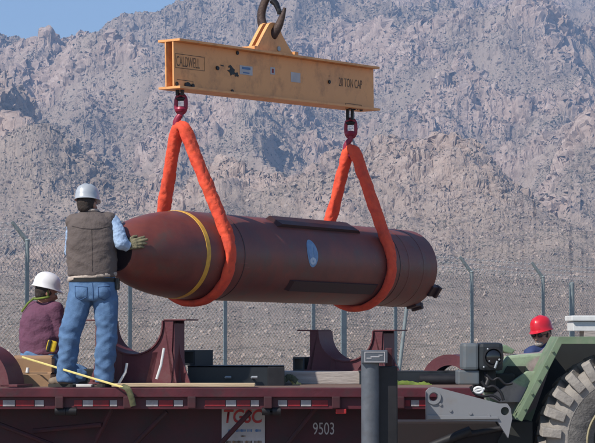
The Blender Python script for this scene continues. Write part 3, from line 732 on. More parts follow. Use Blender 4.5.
for s_ in (pT-.33, pT+.33):
    a = MB(); a.box(bm_(s_, 0, .02), (.06, .16, .04), Rb, bev=.006); a.build('lug_gusset', M['beam'], beam)
# ------------------------------------------------------------------ crane hook
eye = bm_(pT, 0, hh*.80)
hook = thing('crane_hook', 'big dark worn crane hook holding the lug of the beam', 'crane hook', eye)
# hook lies in a plane facing the camera, a bit turned
HX = Vector((.88, -.47, 0)).normalized(); 
hc = at(269, 11, eye.y); hs = eye.y/F
def hp(px, py): return hc+HX*((px-269)*hs/HX.x)+UP*((11-py)*hs)
pth = [(271, -14), (268.5, -7), (264.5, 2), (261.8, 10), (261.2, 18), (263, 26), (267, 33.5), (272, 35.5), (276.2, 31), (279.5, 25), (282.5, 17), (285, 9)]
rad = [.040, .040, .040, .042, .044, .048, .052, .050, .046, .040, .030, .014]
# densify
def dens(p, r, k=4):
    P = []; Rr = []
    for i in range(len(p)-1):
        p0 = p[max(i-1, 0)]; p1 = p[i]; p2 = p[i+1]; p3 = p[min(i+2, len(p)-1)]
        for j in range(k):
            t_ = j/k
            P.append(tuple(.5*((2*p1[c])+(-p0[c]+p2[c])*t_+(2*p0[c]-5*p1[c]+4*p2[c]-p3[c])*t_*t_+(-p0[c]+3*p1[c]-3*p2[c]+p3[c])*t_**3) for c in range(len(p1)))); Rr.append(r[i]+(r[i+1]-r[i])*t_)
    P.append(p[-1]); Rr.append(r[-1]); return P, Rr
Pd, Rd = dens(pth, rad)
a = MB(); a.tube([hp(*q) for q in Pd], Rd, 16, ref=HX.cross(UP), flat=(.8, 1.0)); a.build('hook_body', M['hook'], hook, 60)
a = MB(); a.tube([hp(273, 1), hp(276.5, 5), hp(279.5, 13)], [.034, .028, .022], 10, ref=HX.cross(UP), flat=(1.4, 1)); a.box(hp(279.3, 12.5), (.04, .07, .05), bev=.008); a.build('safety_latch', M['blacksteel'], hook, 40)
a = MB(); a.tube([hp(270, -60), hp(270, -10)], .075, 18); a.build('shank', M['blacksteel'], hook, 40)
# ------------------------------------------------------------------ slings with swivel hooks
def sling_set(px_hook, py_low, px_apex, py_apex, tcen, idx, labs):
    # oval link + hook below beam
    Yh = (ctr+BX*bs(px_hook)).y; k = Yh/F
    P_ = lambda px, py: Vector(((px-297.5)*k, Yh, 0))*1.0+UP*(EYE+(335-py)*k)
    hookset = thing('swivel_hook', labs[0], 'hook', P_(px_hook, py_low), 'red swivel hooks under the beam')
    VX = Vector((.97, -.24, 0)).normalized()
    def V(dx, py): return P_(px_hook, py)+VX*(dx*k)
    a = MB()
    for dx in (-2.6, 2.2): a.prism([V(dx-1.2, py_low-4.5), V(dx+1.2, py_low-4.5), V(dx+1.4, py_low+6), V(dx-1.4, py_low+6)], VX.cross(UP), .05)
    a.build('shackle_bracket', M['blacksteel'], hookset)
    y0 = py_low+5
    ov = [V(5.2*math.sin(q*math.pi/10)*1.0, y0+9.5-9.3*math.copysign(abs(math.cos(q*math.pi/10))**.7, math.cos(q*math.pi/10))) for q in range(20)]
    a = MB(); a.tube(ov, .019, 10, closed=True, ref=VX.cross(UP)); a.build('link', M['hookred'], hookset, 60)
    a = MB(); a.tube([V(-5, y0+4), V(5, y0+4)], .021, 10); a.build('bolt_pin', M['blacksteel'], hookset, 40)
    a = MB(); a.tube([V(0, y0+12), V(0, y0+22)], [.03, .024], 12); a.lathe([(-.02, .001), (-.02, .05), (.0, .058), (.02, .05), (.02, .001)], V(0, y0+15), UP, VX, 20); a.build('swivel', M['hookred'], hookset, 40)
    hk = [V(0, y0+20), V(-2.5, y0+23), V(-4.6, y0+27.5), V(-4.2, y0+33), V(-.5, y0+36.5), V(3.2, y0+34), V(4.4, y0+30)]
    Pq, Rq = dens([tuple(v) for v in hk], [.024, .03, .034, .036, .036, .028, .013]); a = MB(); a.tube([Vector(v) for v in Pq], Rq, 12, ref=VX.cross(UP)); a.build('hook_body', M['hookred'], hookset, 60)
    a = MB(); a.tube([V(1.5, y0+20), V(3.3, y0+24), V(4.6, y0+30)], .011, 8); a.build('safety_latch', M['greysteel'], hookset, 40)
    # sling
    apex = P_(px_apex, py_apex); C_ = bp_(tcen, 0, 0)
    rs = BR+.032; 
    av = apex-C_; dz_ = av.z; off = av.dot(AX); nside = av.dot(NR)
    ph = math.acos(rs/dz_); rng = random.Random(idx*9+1)
    path = []; nseg = 26
    topr = .048
    for sd in (1,):
        pass
    A_near = C_+(UP*math.cos(ph)+NR*math.sin(ph))*rs; A_far = C_+(UP*math.cos(ph)-NR*math.sin(ph))*rs
    top = [apex+NR*topr*math.cos(a_)*-1+UP*topr*math.sin(a_)*1.0 for a_ in np.linspace(0.35, math.pi-.35, 7)]
    for i in range(nseg): path.append(A_far.lerp(top[0], i/nseg))
    path += top
    for i in range(1, nseg+1): path.append(top[-1].lerp(A_near, i/nseg))
    for i in range(1, 60):
        a_ = ph+(2*math.pi-2*ph)*i/60; path.append(C_+(UP*math.cos(a_)+NR*math.sin(a_))*rs)
    # resample finely and build a flattened, bunched sleeve
    fine = []; n_ = len(path)
    for i in range(n_):
        p_, q_ = path[i], path[(i+1) % n_]; m_n = max(1, int((q_-p_).length/.012))
        for j in range(m_n): fine.append(p_.lerp(q_, j/m_n))
    a = MB(); seg = 22; rings = []; N_ = len(fine)
    for i, p_ in enumerate(fine):
        t_ = (fine[(i+1) % N_]-fine[i-1]).normalized(); wv = (AX-t_*AX.dot(t_)).normalized(); rv = t_.cross(wv)
        row = []
        for q in range(seg):
            an = q*2*math.pi/seg; c_, s_ = math.cos(an), math.sin(an)
            wz = i*.012
            fold = mnoise.noise(Vector((wz*7, an*.9+wz*2.2, idx*5)))*.11+mnoise.noise(Vector((wz*13+an*1.3, c_*1.2, s_*1.2+idx)))*.10
            cr = (1-min(1, abs(mnoise.noise(Vector((wz*11+an*1.6, s_*.8, c_*.8+idx*3))))*4))**2
            fold -= .15*cr*(1 if p_.z > C_.z-.2 else .45)
            k2_ = 1+fold
            row.append(a.b.verts.new(p_+wv*(math.copysign(abs(c_)**.85, c_)*.068*k2_)+rv*(math.copysign(abs(s_)**.85, s_)*(.034 if p_.z < C_.z else min(.054, .034+(p_.z-C_.z)*.1))*(1+fold*1.4))))
        rings.append(row)
    for i in range(N_):
        for q in range(seg): a.b.faces.new((rings[i][q], rings[i][(q+1) % seg], rings[(i+1) % N_][(q+1) % seg], rings[(i+1) % N_][q]))
    s_o = a.build('lifting_sling', M['sling'], None, 180)
    tag(s_o, labs[1], 'sling', 'orange slings round the bomb')
sling_set(180.5, 89, 180.5, 131.5, 1.06, 1, ('dark red swivel hook at the left end of the beam, near the black lettering', 'orange sling wrapped round the bomb just behind its yellow nose band'))
sling_set(351, 113.5, 351.5, 154, 3.74, 2, ('dark red swivel hook at the right end of the beam, below the capacity lettering', 'orange sling wrapped round the tail end of the bomb'))
# ------------------------------------------------------------------ saddles
def saddle(cx, Yc_, zbot, ztop, wd, yaw, label, depth=.22):
    """U cradle: two plates with a half-round notch, curved liner strip, top tabs"""
    xa = Vector((math.cos(yaw), math.sin(yaw), 0)); ya = Vector((-math.sin(yaw), math.cos(yaw), 0)); o = Vector((cx, Yc_, zbot))
    s_ = thing('saddle', label, 'cradle', o, 'red steel cradles on the trailer'); H = ztop-zbot; W = wd/2; Rn = W*.72; zc = H+.02; tz = .05
    def Q(x, y, z): return o+xa*x+ya*y+UP*z
    nn = 18; yb = max(.05, zc-Rn*1.02)
    for y in (-depth/2, depth/2-.014):
        a = MB()
        arc = [(-Rn*math.cos(q*math.pi/nn), zc-(zc-yb)*math.sin(q*math.pi/nn)**.85) for q in range(nn+1)]
        bot = [(-W*1.08*math.cos(q*math.pi/nn), 0) for q in range(nn+1)]
        ot = [(-W*1.0, H)]; 
        for q in range(nn):
            f = [a.b.verts.new(Q(arc[j][0], yy, arc[j][1])) for yy in (y, y+.014) for j in (q, q+1)]
            g_ = [a.b.verts.new(Q(bot[j][0] if abs(bot[j][0]) < W else math.copysign(W, bot[j][0]), yy, 0)) for yy in (y, y+.014) for j in (q, q+1)]
            a.b.faces.new((f[0], f[1], g_[1], g_[0])); a.b.faces.new((f[2], f[3], g_[3], g_[2])); a.b.faces.new((f[0], f[1], f[3], f[2]))
        for sg_ in (-1, 1):   # horn outside the notch
            pts = [Q(sg_*Rn, y, zc-.0), Q(sg_*W*.93, y, H+.02), Q(sg_*W*.90, y, H*.55), Q(sg_*W*1.02, y, 0.0), Q(sg_*W*.9, y, 0.0)]
            a.prism(pts, ya, .014)
        bmesh.ops.remove_doubles(a.b, verts=a.b.verts, dist=.0005)
        a.build('side_plate', M['saddle'], s_)
    a = MB(); rows = []
    for q in range(nn+1):
        x, z = -Rn*math.cos(q*math.pi/nn), zc-(zc-yb)*math.sin(q*math.pi/nn)**.85
        nx, nz_ = math.cos(q*math.pi/nn), math.sin(q*math.pi/nn)
        rows.append([a.b.verts.new(Q(x+nx*e, y, z+nz_*e)) for e in (.002, .014) for y in (-depth/2-.02, depth/2+.02)])
    for i in range(nn):
        A_, B_ = rows[i], rows[i+1]
        for j, k_ in ((0, 1), (1, 3), (3, 2), (2, 0)): a.b.faces.new((A_[j], A_[k_], B_[k_], B_[j]))
    a.b.faces.new([rows[0][j] for j in (0, 1, 3, 2)]); a.b.faces.new([rows[-1][j] for j in (0, 1, 3, 2)])
    a.build('curved_liner', M['saddle'], s_, 30)
    for sg_ in (-1, 1):
        a = MB(); a.box(Q(sg_*(W*.98), 0, H+.026), (.22, depth+.02, .012), Matrix((xa, ya, UP)).transposed(), bev=.003); a.build('top_tab', M['saddle'], s_)
        a = MB(); a.prism([Q(sg_*W*.90, -.007, H), Q(sg_*W*.905, -.007, H*.5), Q(sg_*W*1.02, -.007, .0), Q(sg_*W*1.22, -.007, .0), Q(sg_*W*.97, -.007, H*.5)], ya, .014); a.build('gusset', M['saddle'], s_)
        a = MB(); a.box(Q(sg_*W*.93, 0, H*.5), (.014, depth-.03, H*.98), Matrix((xa, ya, UP)).transposed()); a.build('end_plate', M['saddle'], s_)
    a = MB(); a.box(Q(0, 0, .008), (W*2.1, depth+.06, .016), Matrix((xa, ya, UP)).transposed(), bev=.003); a.build('base_plate', M['saddle'], s_)
    for x_ in (-W*.35, W*.35):
        zt_ = zc-math.sqrt(max(0, Rn*Rn-x_*x_))*(zc-yb)/Rn
        a = MB(); a.prism([Q(x_-.01, -depth/2-.03, .016), Q(x_+.03, -depth/2-.001, .016), Q(x_+.03+.06*(x_ > 0), -depth/2-.001, zt_-.01), Q(x_+.06*(x_ > 0), -depth/2-.03, zt_-.01)], ya, .03); a.build('stiffener', M['timbergrey' if False else 'saddle'], s_)
    return s_
def lx(px, Y): return (px-297.5)*Y/F
def lz_(py, Y): return EYE+(335-py)*Y/F
YS = 19.35
saddle(lx(140, YS), YS, DZ+.02, lz_(323, YS), (187-93)*YS/F, math.radians(-24), 'red oxide steel cradle just right of the standing man')
YS2 = 20.9
saddle(lx(352, YS2), YS2, lz_(371, YS2), lz_(333, YS2), (396-312)*YS2/F, math.radians(-24), 'red oxide steel cradle standing on the pale beam behind the grey post', .3)
# pale straps on the near cradle
for (pa, pb, pc) in (((127, 363), (125.5, 372), (118.5, 384)), ((164, 348), (161, 365), (156.5, 379))):
    y_ = YS-.33; pts = [at(q[0]+3 if False else q[0], q[1], y_) for q in (pa, pb, pc)]
    a = MB(); a.tube(pts, .011, 8, ref=(0, 1, 0), flat=(.4, 1)); tag(a.build('tie_strap', M['white'], None, 60), 'white strap hanging over the %s of the near cradle' % ('low lip at the middle' if pa[0] < 140 else 'right arm'), 'strap', 'white straps on the near cradle')
# hold-down arches
def arch(cx, Y, R0, lab, zb_):
    o = Vector((cx, Y, zb_)); s_ = thing('hold_down_arch', lab, 'arch', o, 'red half-round hold-down arches')
    ax = Vector((.3, .95, 0)).normalized()
    a = MB(); a.lathe([(-.16, R0), (-.16, R0-.10), (-.13, R0-.10), (-.13, R0-.02), (.13, R0-.02), (.13, R0-.10), (.16, R0-.10), (.16, R0), (-.16, R0)], o, ax, Vector((1, 0, 0)), 40, 0, -math.pi if False else math.pi)
    if True:
        zs = [v.co.z for v in a.b.verts]
        if min(zs) < zb_-.1:
            for v in a.b.verts: v.co.z = 2*zb_-v.co.z
    a.build('arch_band', M['saddle'], s_, 35)
    for sg_ in (-1, 1):
        a = MB(); a.box(o+Vector((ax.y, -ax.x, 0))*(sg_*(R0-.0))+UP*.012, (.16, .32, .02), Matrix((Vector((ax.y, -ax.x, 0)), ax, UP)).transposed(), bev=.003); a.build('foot_plate', M['saddle'], s_)
arch(lx(-22, 19.2), 19.2, .375, 'dark red half-round arch at the left end of the deck', DZ+.004)
arch(lx(450, 21.0), 20.6, .27, 'rusty half-round arch lying behind the black lamp', lz_(383, 20.6))
# ------------------------------------------------------------------ deck cargo
def tbox(name, px0, px1, py0, py1, Y0_, dep, m, label, cat, group=None, bev=.006, zb_=None, extra=None):
    x0, x1 = lx(px0, Y0_), lx(px1, Y0_); z1 = lz_(py0, Y0_); z0 = lz_(py1, Y0_) if zb_ is None else zb_
    a = MB(); a.box(((x0+x1)/2, Y0_+dep/2, (z0+z1)/2), (x1-x0, dep, z1-z0), bev=bev); o = a.build(name, m); return tag(o, label, cat, group)
tbox('plank', 112, 255, 383.2, 386.6, 18.95, .22, M['timber'], 'long thin pale plank lying along the deck edge beneath the cradle', 'plank')
tbox('plank', 52, 92, 384.4, 386.8, 19.25, .3, M['white'], 'short white board on the deck under the standing man', 'plank')
# black box beams (hollow ends)
def hollow(name, px0, px1, py0, py1, Y0_, dep, label, cat, endpx=None, group=None, wall=.016):
    x0, x1, z1, z0 = lx(px0, Y0_), lx(px1, Y0_), lz_(py0, Y0_), lz_(py1, Y0_)
    o = thing(name, label, cat, ((x0+x1)/2, Y0_, z0), group); a = MB(); yy = Y0_+dep/2
    a.box(((x0+x1)/2, yy, z1-wall/2), (x1-x0, dep, wall), bev=.002); a.box(((x0+x1)/2, yy, z0+wall/2), (x1-x0, dep, wall), bev=.002)
    a.box(((x0+x1)/2, Y0_+wall/2, (z0+z1)/2), (x1-x0-.004, wall, z1-z0-.004)); a.box(((x0+x1)/2, Y0_+dep-wall/2, (z0+z1)/2), (x1-x0-.004, wall, z1-z0-.004)); a.build('tube_wall', M['boxblack'], o)
    return o, (x0, x1, z0, z1)
o, q = hollow('box_beam', 188, 284, 365.5, 387, 19.7, .5, 'long black steel box beam lying on the deck right of the near cradle', 'box beam', group='black steel box beams')
a = MB(); a.box((q[1]-.07, 19.69, (q[2]+q[3])/2), (.15, .02, (q[3]-q[2])*.9), bev=.005); a.build('end_cap', M['blacksteel'], o)
for px in (252, 226):
    a = MB(); a.tube([(lx(px, 19.7), 19.66, lz_(377, 19.7)), (lx(px, 19.7)+.05, 19.66, lz_(377, 19.7))], .012, 8); a.tube([(lx(px, 19.7), 19.70, lz_(377, 19.7)), (lx(px, 19.7), 19.655, lz_(377, 19.7))], .01, 8); a.build('handle', M['greysteel'], o, 40)
o, q = hollow('box_beam', 359, 462, 371, 388, 20.2, .45, 'black steel box beam behind the grey post with green webbing on it', 'box beam', group='black steel box beams')
a = MB(); a.tube([(q[0]+.55, 20.18, (q[2]+q[3])/2), (q[0]+.9, 20.18, (q[2]+q[3])/2)], .05, 16); a.build('end_cap', M['blacksteel'], o, 40)
tbox('timber_beam', 283, 360, 371.5, 388, 20.3, .55, M['timbergrey'], 'weathered pale timber beam under the far cradle', 'beam', zb_=DZ)
tbox('timber_beam', 284, 452, 371, 372.4, 20.88, .4, M['white'], 'thin white board lying on top of the timber beam', 'board')
# short square tubes standing end-on
def sqtube(px0, px1, py0, py1, Y0_, lab):
    x0, x1, z1, z0 = lx(px0, Y0_), lx(px1, Y0_), lz_(py0, Y0_), lz_(py1, Y0_); w_ = .018; a = MB(); yaw = Matrix.Rotation(math.radians(-30), 3, 'Z'); c = Vector(((x0+x1)/2, Y0_+.15, (z0+z1)/2)); W_ = (x1-x0)*.78; H_ = z1-z0
    for (dx, dz_, sx, sz) in ((0, H_/2-w_/2, W_, w_), (0, -H_/2+w_/2, W_, w_), (W_/2-w_/2, 0, w_, H_-2*w_), (-W_/2+w_/2, 0, w_, H_-2*w_)):
        a.box(c+yaw @ Vector((dx, 0, dz_)), (sx, .3, sz), yaw)
    tag(a.build('square_tube', M['boxblack']), lab, 'square tube', 'short square steel tubes')
sqtube(187, 207, 350, 365.2, 19.9, 'short black square tube on the box beam right of the near cradle')
sqtube(298, 315, 357, 371, 21.0, 'short black square tube at the left foot of the far cradle')
sqtube(113, 129, 352, 364, 20.6, 'short black square tube seen behind the near cradle')
# green equipment behind the standing man
for (px0, px1, py0, py1, lab, m_n) in ((78, 100, 369, 387, 'dark green case behind the legs of the standing man', 'loaderblack'),):
    tbox('case', px0, px1, py0, py1, 19.9, .4, M[m_n], lab, 'case', bev=.012)
# cardboard boxes at the left
def carton(px0, px1, py0, py1, Y_, lab, open_=False):
    x0, x1, z1, z0 = lx(px0, Y_), lx(px1, Y_), lz_(py0, Y_), lz_(py1, Y_)
    o = thing('carton', lab, 'box', ((x0+x1)/2, Y_, z0), 'brown cartons on the deck'); a = MB(); t_ = .006; d_ = .4
    a.box(((x0+x1)/2, Y_, (z0+z1)/2), (x1-x0, t_, z1-z0)); a.box(((x0+x1)/2, Y_+d_, (z0+z1)/2), (x1-x0, t_, z1-z0)); a.box((x0, Y_+d_/2, (z0+z1)/2), (t_, d_-.01, z1-z0)); a.box((x1, Y_+d_/2, (z0+z1)/2), (t_, d_-.01, z1-z0)); a.box(((x0+x1)/2, Y_+d_/2, z0+t_), (x1-x0-.01, d_-.01, t_)); a.build('carton_wall', M['card'], o)
    a = MB(); c = Vector(((x0+x1)/2, Y_+.02, z1)); a.box(c+Vector((0, .09, .012)), (x1-x0-.01, .19, .004), Matrix.Rotation(.14, 3, 'X')); a.box(c+Vector((0, .29, .012)), (x1-x0-.01, .19, .004), Matrix.Rotation(-.1, 3, 'X')); a.build('flap', M['card'], o)
    return o
carton(16, 51, 374.5, 386.8, 19.45, 'lower brown carton on the deck beside the kneeling man')
carton(12, 52, 358.5, 372, 19.62, 'upper brown carton tucked under the kneeling man')
tbox('packing_block', -8, 13, 368, 374, 19.7, .3, M['timber'], 'small pale wooden block behind the dark arch', 'block', zb_=DZ)
a = MB(); a.box((lx(31, 19.55), 19.6, lz_(373.4, 19.55)), (.30, .14, .018), bev=.004); tag(a.build('tray', M['blacksteel']), 'black tray of small parts between the two cartons', 'tray')
a = MB(); a.tube([(lx(27.5, 19.5), 19.53, lz_(372.5, 19.5)), (lx(27.5, 19.5)+.005, 19.53, lz_(367.5, 19.5))], [.017, .013], 12); tag(a.build('small_bottle', M['white'], None, 40), 'small white bottle standing between the cartons', 'bottle')
# webbing strap from the deck over the edge
def ribbon(pts, w_, th, m, name, label, cat, ref=(0, 0, 1), wob=0):
    a = MB(); P = []; 
    for i in range(len(pts)-1):
        for j in range(6): P.append(pts[i].lerp(pts[i+1], j/6))
    P.append(pts[-1]); rg_ = random.Random(5); P = [p+Vector((0, 0, rg_.uniform(-wob, wob))) for p in P]
    a.tube(P, 1, 10, ref=ref, flat=(w_, th)); o = a.build(name, m, None, 60); return tag(o, label, cat)
ribbon([at(22, 357, 19.4), at(70, 371.5, 18.85), at(122, 387, 18.56), at(126.5, 389, 18.55)], .009, .002, M['strapyellow'], 'ratchet_strap', 'taut pale yellow strap slanting down past the boots to the deck edge', 'strap')
ribbon([at(122, 386, 18.58), at(128, 389, 18.54), at(131, 396, 18.54), at(133.5, 405.5, 18.55)], .026, .009, M['straplive'], 'strap_end', 'bunched olive strap hanging over the side rail beside the yellow strap', 'strap', ref=(1, 0, .3), wob=.006)
for i, (pl, lab) in enumerate(((((384, 380), (392, 384), (404, 385), (412, 387), (424, 384), (432, 387)), 'crumpled hi-vis green webbing lying right of the grey post'), (((291, 378), (295, 383), (298, 387), (302, 385)), 'small crumpled yellow webbing end on the timber beam'))):
    Y_ = 20.1 if i == 0 else 20.2; pts = [at(p[0], p[1], Y_) for p in pl]
    ribbon(pts, .028 if i == 0 else .035, .009, M['strapgreen'] if i == 0 else M['strapyellow'], 'webbing', lab, 'webbing', ref=(0, .5, 1), wob=.004)
ribbon([at(389, 378, 20.1), at(398, 383, 20.08), at(412, 383, 20.1), at(428, 388, 20.08)], .022, .008, M['strapgreen'], 'webbing', 'second loop of green webbing twisted over the first one right of the post', 'webbing', ref=(0, .5, 1), wob=.005)
ribbon([at(280, 384, 20.1), at(286, 378, 20.15), at(292, 377, 20.15), at(297, 381, 20.15)], .03, .01, M['straplive'], 'webbing', 'olive brown webbing bundle on the left end of the timber beam', 'webbing', ref=(0, .5, 1), wob=.01)
# ------------------------------------------------------------------ steel post in front
YP = 15.6; px_ = lambda p: lx(p, YP); pz_ = lambda p: lz_(p, YP)
post = thing('steel_post', 'round grey steel post with a square bracket at its top in front of the trailer', 'post', (px_(370), YP, 0))
a = MB(); a.tube([(px_(370), YP, 0), (px_(370), YP, pz_(353))], .064, 40); a.build('tube', M['postgrey'], post, 40)
a = MB(); a.box((px_(374), YP-.02, pz_(356.5)), (px_(387)-px_(361), .13, pz_(350)-pz_(363)), bev=.006); cp = a.build('top_bracket', M['postgrey'], post)
for (b0, b1, c0, c1) in ((364, 384.5, 351.5, 352.3), (364, 384.5, 361.2, 362), (364, 364.8, 352.3, 361.2), (383.7, 384.5, 352.3, 361.2), (370, 379, 356, 357), (366, 371, 357.5, 358.3), (378, 382, 354.5, 355.3)):
    a = MB(); a.box(((px_(b0)+px_(b1))/2, YP-.087, (pz_(c0)+pz_(c1))/2), (px_(b1)-px_(b0), .003, pz_(c0)-pz_(c1))); a.build('painted_mark', M['signwhite'], cp)
a = MB(); a.box((px_(387), YP+.07, pz_(366)/2+.1), (.15, .10, pz_(366)-.2), bev=.01); a.build('side_channel', M['blacksteel'], post)
a = MB(); a.box((px_(389), YP+.06, pz_(357)), (.05, .08, .13), bev=.01); a.build('clamp', M['trailerdark'], post)
# ------------------------------------------------------------------ loader
YL = 16.0; L_ = lambda p, q, Y=YL: Vector((lx(p, Y), Y, lz_(q, Y)))
ld = thing('loader', 'green military wheel loader with a big dusty tyre and grey arm', 'loader', (lx(600, YL), YL, 0))
YF = Vector((0, 1, 0))
a = MB(); a.prism([L_(*p) for p in ((558, 336.5), (680, 336.5), (680, 344), (561.5, 344), (521.5, 421), (515, 419))], YF, .52, bev=.004); a.build('fender', M['loadergreen'], ld)
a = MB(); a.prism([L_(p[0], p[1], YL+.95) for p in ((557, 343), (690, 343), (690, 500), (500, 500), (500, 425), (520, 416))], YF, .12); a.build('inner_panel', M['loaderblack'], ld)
# chassis below the fender
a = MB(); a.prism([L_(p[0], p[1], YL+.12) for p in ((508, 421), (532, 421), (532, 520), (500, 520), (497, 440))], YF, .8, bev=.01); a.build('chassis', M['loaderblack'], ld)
# hood
mc = mat('camo_paint', (.27, .34, .23), .7, 0, (.36, .285, .27), 2.2, 1.15, detail=1, dirt=(.035, .032, .03), dscale=1.3, damt=.5)
a = MB(); a.prism([L_(p[0], p[1], YL+.5) for p in ((498, 369), (507, 356), (520, 354.5), (546, 352.5), (553, 346), (548, 372), (530, 424), (498, 424), (486, 392), (492, 378))], YF, .5, bev=.02); a.build('hood', mc, ld)
a = MB(); a.prism([L_(p[0], p[1], YL+.47) for p in ((507, 366), (525.5, 366), (521, 382), (497, 391.5), (490, 391), (499, 380))], YF, .04, bev=.004); a.build('side_grille', M['loaderblack'], ld)
a = MB(); a.prism([L_(p[0], p[1], YL+.7) for p in ((500, 346), (505, 344.5), (515, 350), (512, 354), (504, 352))], YF, .6, bev=.01); a.build('hood_lip', M['loadergreen'], ld)
a = MB(); a.prism([L_(p[0], p[1], YL+.35) for p in ((527, 371), (547, 372), (522, 402), (500, 402), (488, 397))], YF, .08, bev=.006); a.build('front_plate', mc, ld)
# grey arm with two round holes
def plate_holes(name, pts, holes, Y_, th, m, par):
    me_ = None; a = MB(); edges = []; 
    for lp in [pts]+[[(h[0]+h[2]*math.cos(q*math.pi/10), h[1]+h[2]*math.sin(q*math.pi/10)) for q in range(20)] for h in holes]:
        vs = [a.b.verts.new(L_(p[0], p[1], Y_)) for p in lp]
        for i in range(len(vs)): edges.append(a.b.edges.new((vs[i], vs[(i+1) % len(vs)])))
    r = bmesh.ops.triangle_fill(a.b, use_beauty=True, use_dissolve=False, edges=edges, normal=(0, -1, 0))
    fs = [g for g in a.b.faces]; ex = bmesh.ops.extrude_face_region(a.b, geom=fs); bmesh.ops.translate(a.b, vec=(0, th, 0), verts=[v for v in ex['geom'] if isinstance(v, bmesh.types.BMVert)])
    return a.build(name, m, par)
plate_holes('lift_arm', [(426, 391), (429, 388), (434, 387), (441, 388.2), (500, 403.5), (507, 403.5), (510, 408), (511.5, 418), (507.5, 437.5), (497, 421), (426, 419.5)], [(433.3, 396.8, 4.0), (504.3, 410.7, 4.2)], YL-.15, .10, M['loadergrey'], ld)
a = MB(); a.lathe([(0, .052), (-.012, .052), (-.012, .035), (0, .035)], L_(433.3, 396.8, YL-.151), YF, UP, 24); a.build('pin_boss', M['loadergrey'], ld, 40)
a = MB(); a.tube([L_(504.3, 410.7, YL-.12), L_(504.3, 410.7, YL+.35)], .028, 16); a.build('pivot_pin', M['rim'], ld, 40)
a = MB(); a.prism([L_(p[0], p[1], YL+.15) for p in ((398, 421), (497, 421), (506, 437), (506, 560), (386, 560), (386, 421))], YF, .4, bev=.015); a.build('lower_frame', mat('very_dark_red', (.018, .010, .010), .8, 0, (.010, .007, .007), 3), ld)  # near-black red, mottled with a still darker tone
a = MB(); a.tube([L_(430, 446, YL+.13), L_(470, 430, YL+.13)], .035, 14); a.tube([L_(455, 436, YL+.13), L_(505, 427, YL+.13)], .022, 12); a.build('hydraulic_ram', M['blacksteel'], ld, 40)
# lamp housing
a = MB(); a.box((L_(472.5, 0).x, YL+.35, lz_(356.8, YL)), (L_(480.5, 0).x-L_(464.5, 0).x, .34, lz_(343.3, YL)-lz_(370.3, YL)), bev=.022); lamp = a.build('lamp_housing', M['housing'], ld)
a = MB(); a.box((L_(492.8, 0).x, YL+.33, lz_(356.8, YL)), (L_(505, 0).x-L_(480.7, 0).x, .36, lz_(343, YL)-lz_(371.2, YL)), bev=.03); hd = a.build('lamp_box', M['boxblack'], ld)
a = MB(); c = L_(493, 357, YL+.148); a.lathe([(0, .075), (-.012, .075), (-.014, .062), (.0, .058)], c, YF, UP, 28); a.build('lens_ring', M['blacksteel'], hd, 40)
a = MB(); a.sphere(c, .058, (1, .25, 1), sub=3); a.build('lens', M['lens'], hd, 180)
for (p, q, r_s) in ((487.5, 349, .008), (499, 359.5, .009), (489, 361, .007), (483.5, 367, .008)):
    a = MB(); a.sphere(L_(p, q, YL+.14), r_s); a.build('bolt', M['greysteel'], hd, 180)
a = MB(); a.tube([L_(494.5, 368, YL+.12), L_(497, 361, YL+.12)], .009, 8); a.build('bracket_rod', M['greysteel'], hd, 40)
a = MB(); a.box((L_(470.5, 0).x, YL+.35, lz_(377.8, YL)), (L_(481, 0).x-L_(459.5, 0).x, .3, lz_(371, YL)-lz_(385.5, YL)), bev=.012); a.build('control_box', M['housing'], ld)
a = MB(); a.box((L_(490, 0).x, YL+.45, lz_(381, YL)), (.14, .3, .16), bev=.02); a.tube([L_(484, 370, YL+.25), L_(488, 380, YL+.2), L_(484, 390, YL+.18)], .02, 10); a.build('hose_block', M['blacksteel'], ld, 40)
a = MB(); a.box((L_(500, 0).x, YL+.55, lz_(384, YL)), (.30, .3, .14), bev=.02); a.build('axle_block', M['loaderblack'], ld)
a = MB(); ov = [L_(478+4.2*math.cos(q*math.pi/8), 390+2.8*math.sin(q*math.pi/8), YL-.0) for q in range(16)]; a.tube(ov, .011, 8, closed=True, ref=(0, 1, 0)); a.tube([L_(472, 391, YL), L_(484, 388.5, YL)], .010, 8); a.build('shackle', M['white'], ld, 60)
a = MB(); a.tube([L_(476, 388, YL+.01), L_(476.5, 396, YL+.01)], .012, 8); a.build('shackle_pin', M['blacksteel'], ld, 40)
# white rail of the cab at the right
YC = 17.3
def C_(p, q): return Vector((lx(p, YC), YC, lz_(q, YC)))
a = MB(); a.box(((C_(571, 0).x+C_(680, 0).x)/2, YC+.2, (C_(0, 315.5).z+C_(0, 321).z)/2), (C_(680, 0).x-C_(571, 0).x, .44, C_(0, 315.5).z-C_(0, 321).z), bev=.008)
a.box(((C_(573, 0).x+C_(680, 0).x)/2, YC+.2, (C_(0, 321.3).z+C_(0, 331).z)/2), (C_(680, 0).x-C_(573, 0).x, .38, C_(0, 321.3).z-C_(0, 331).z), bev=.006); a.build('cab_rail', M['white'], ld)
a = MB(); a.box(((C_(584, 0).x+C_(680, 0).x)/2, YC+.15, (C_(0, 331.2).z+C_(0, 345).z)/2), (C_(680, 0).x-C_(584, 0).x, .3, C_(0, 331.2).z-C_(0, 345).z)); a.build('cab_base', M['timbergrey'], ld)
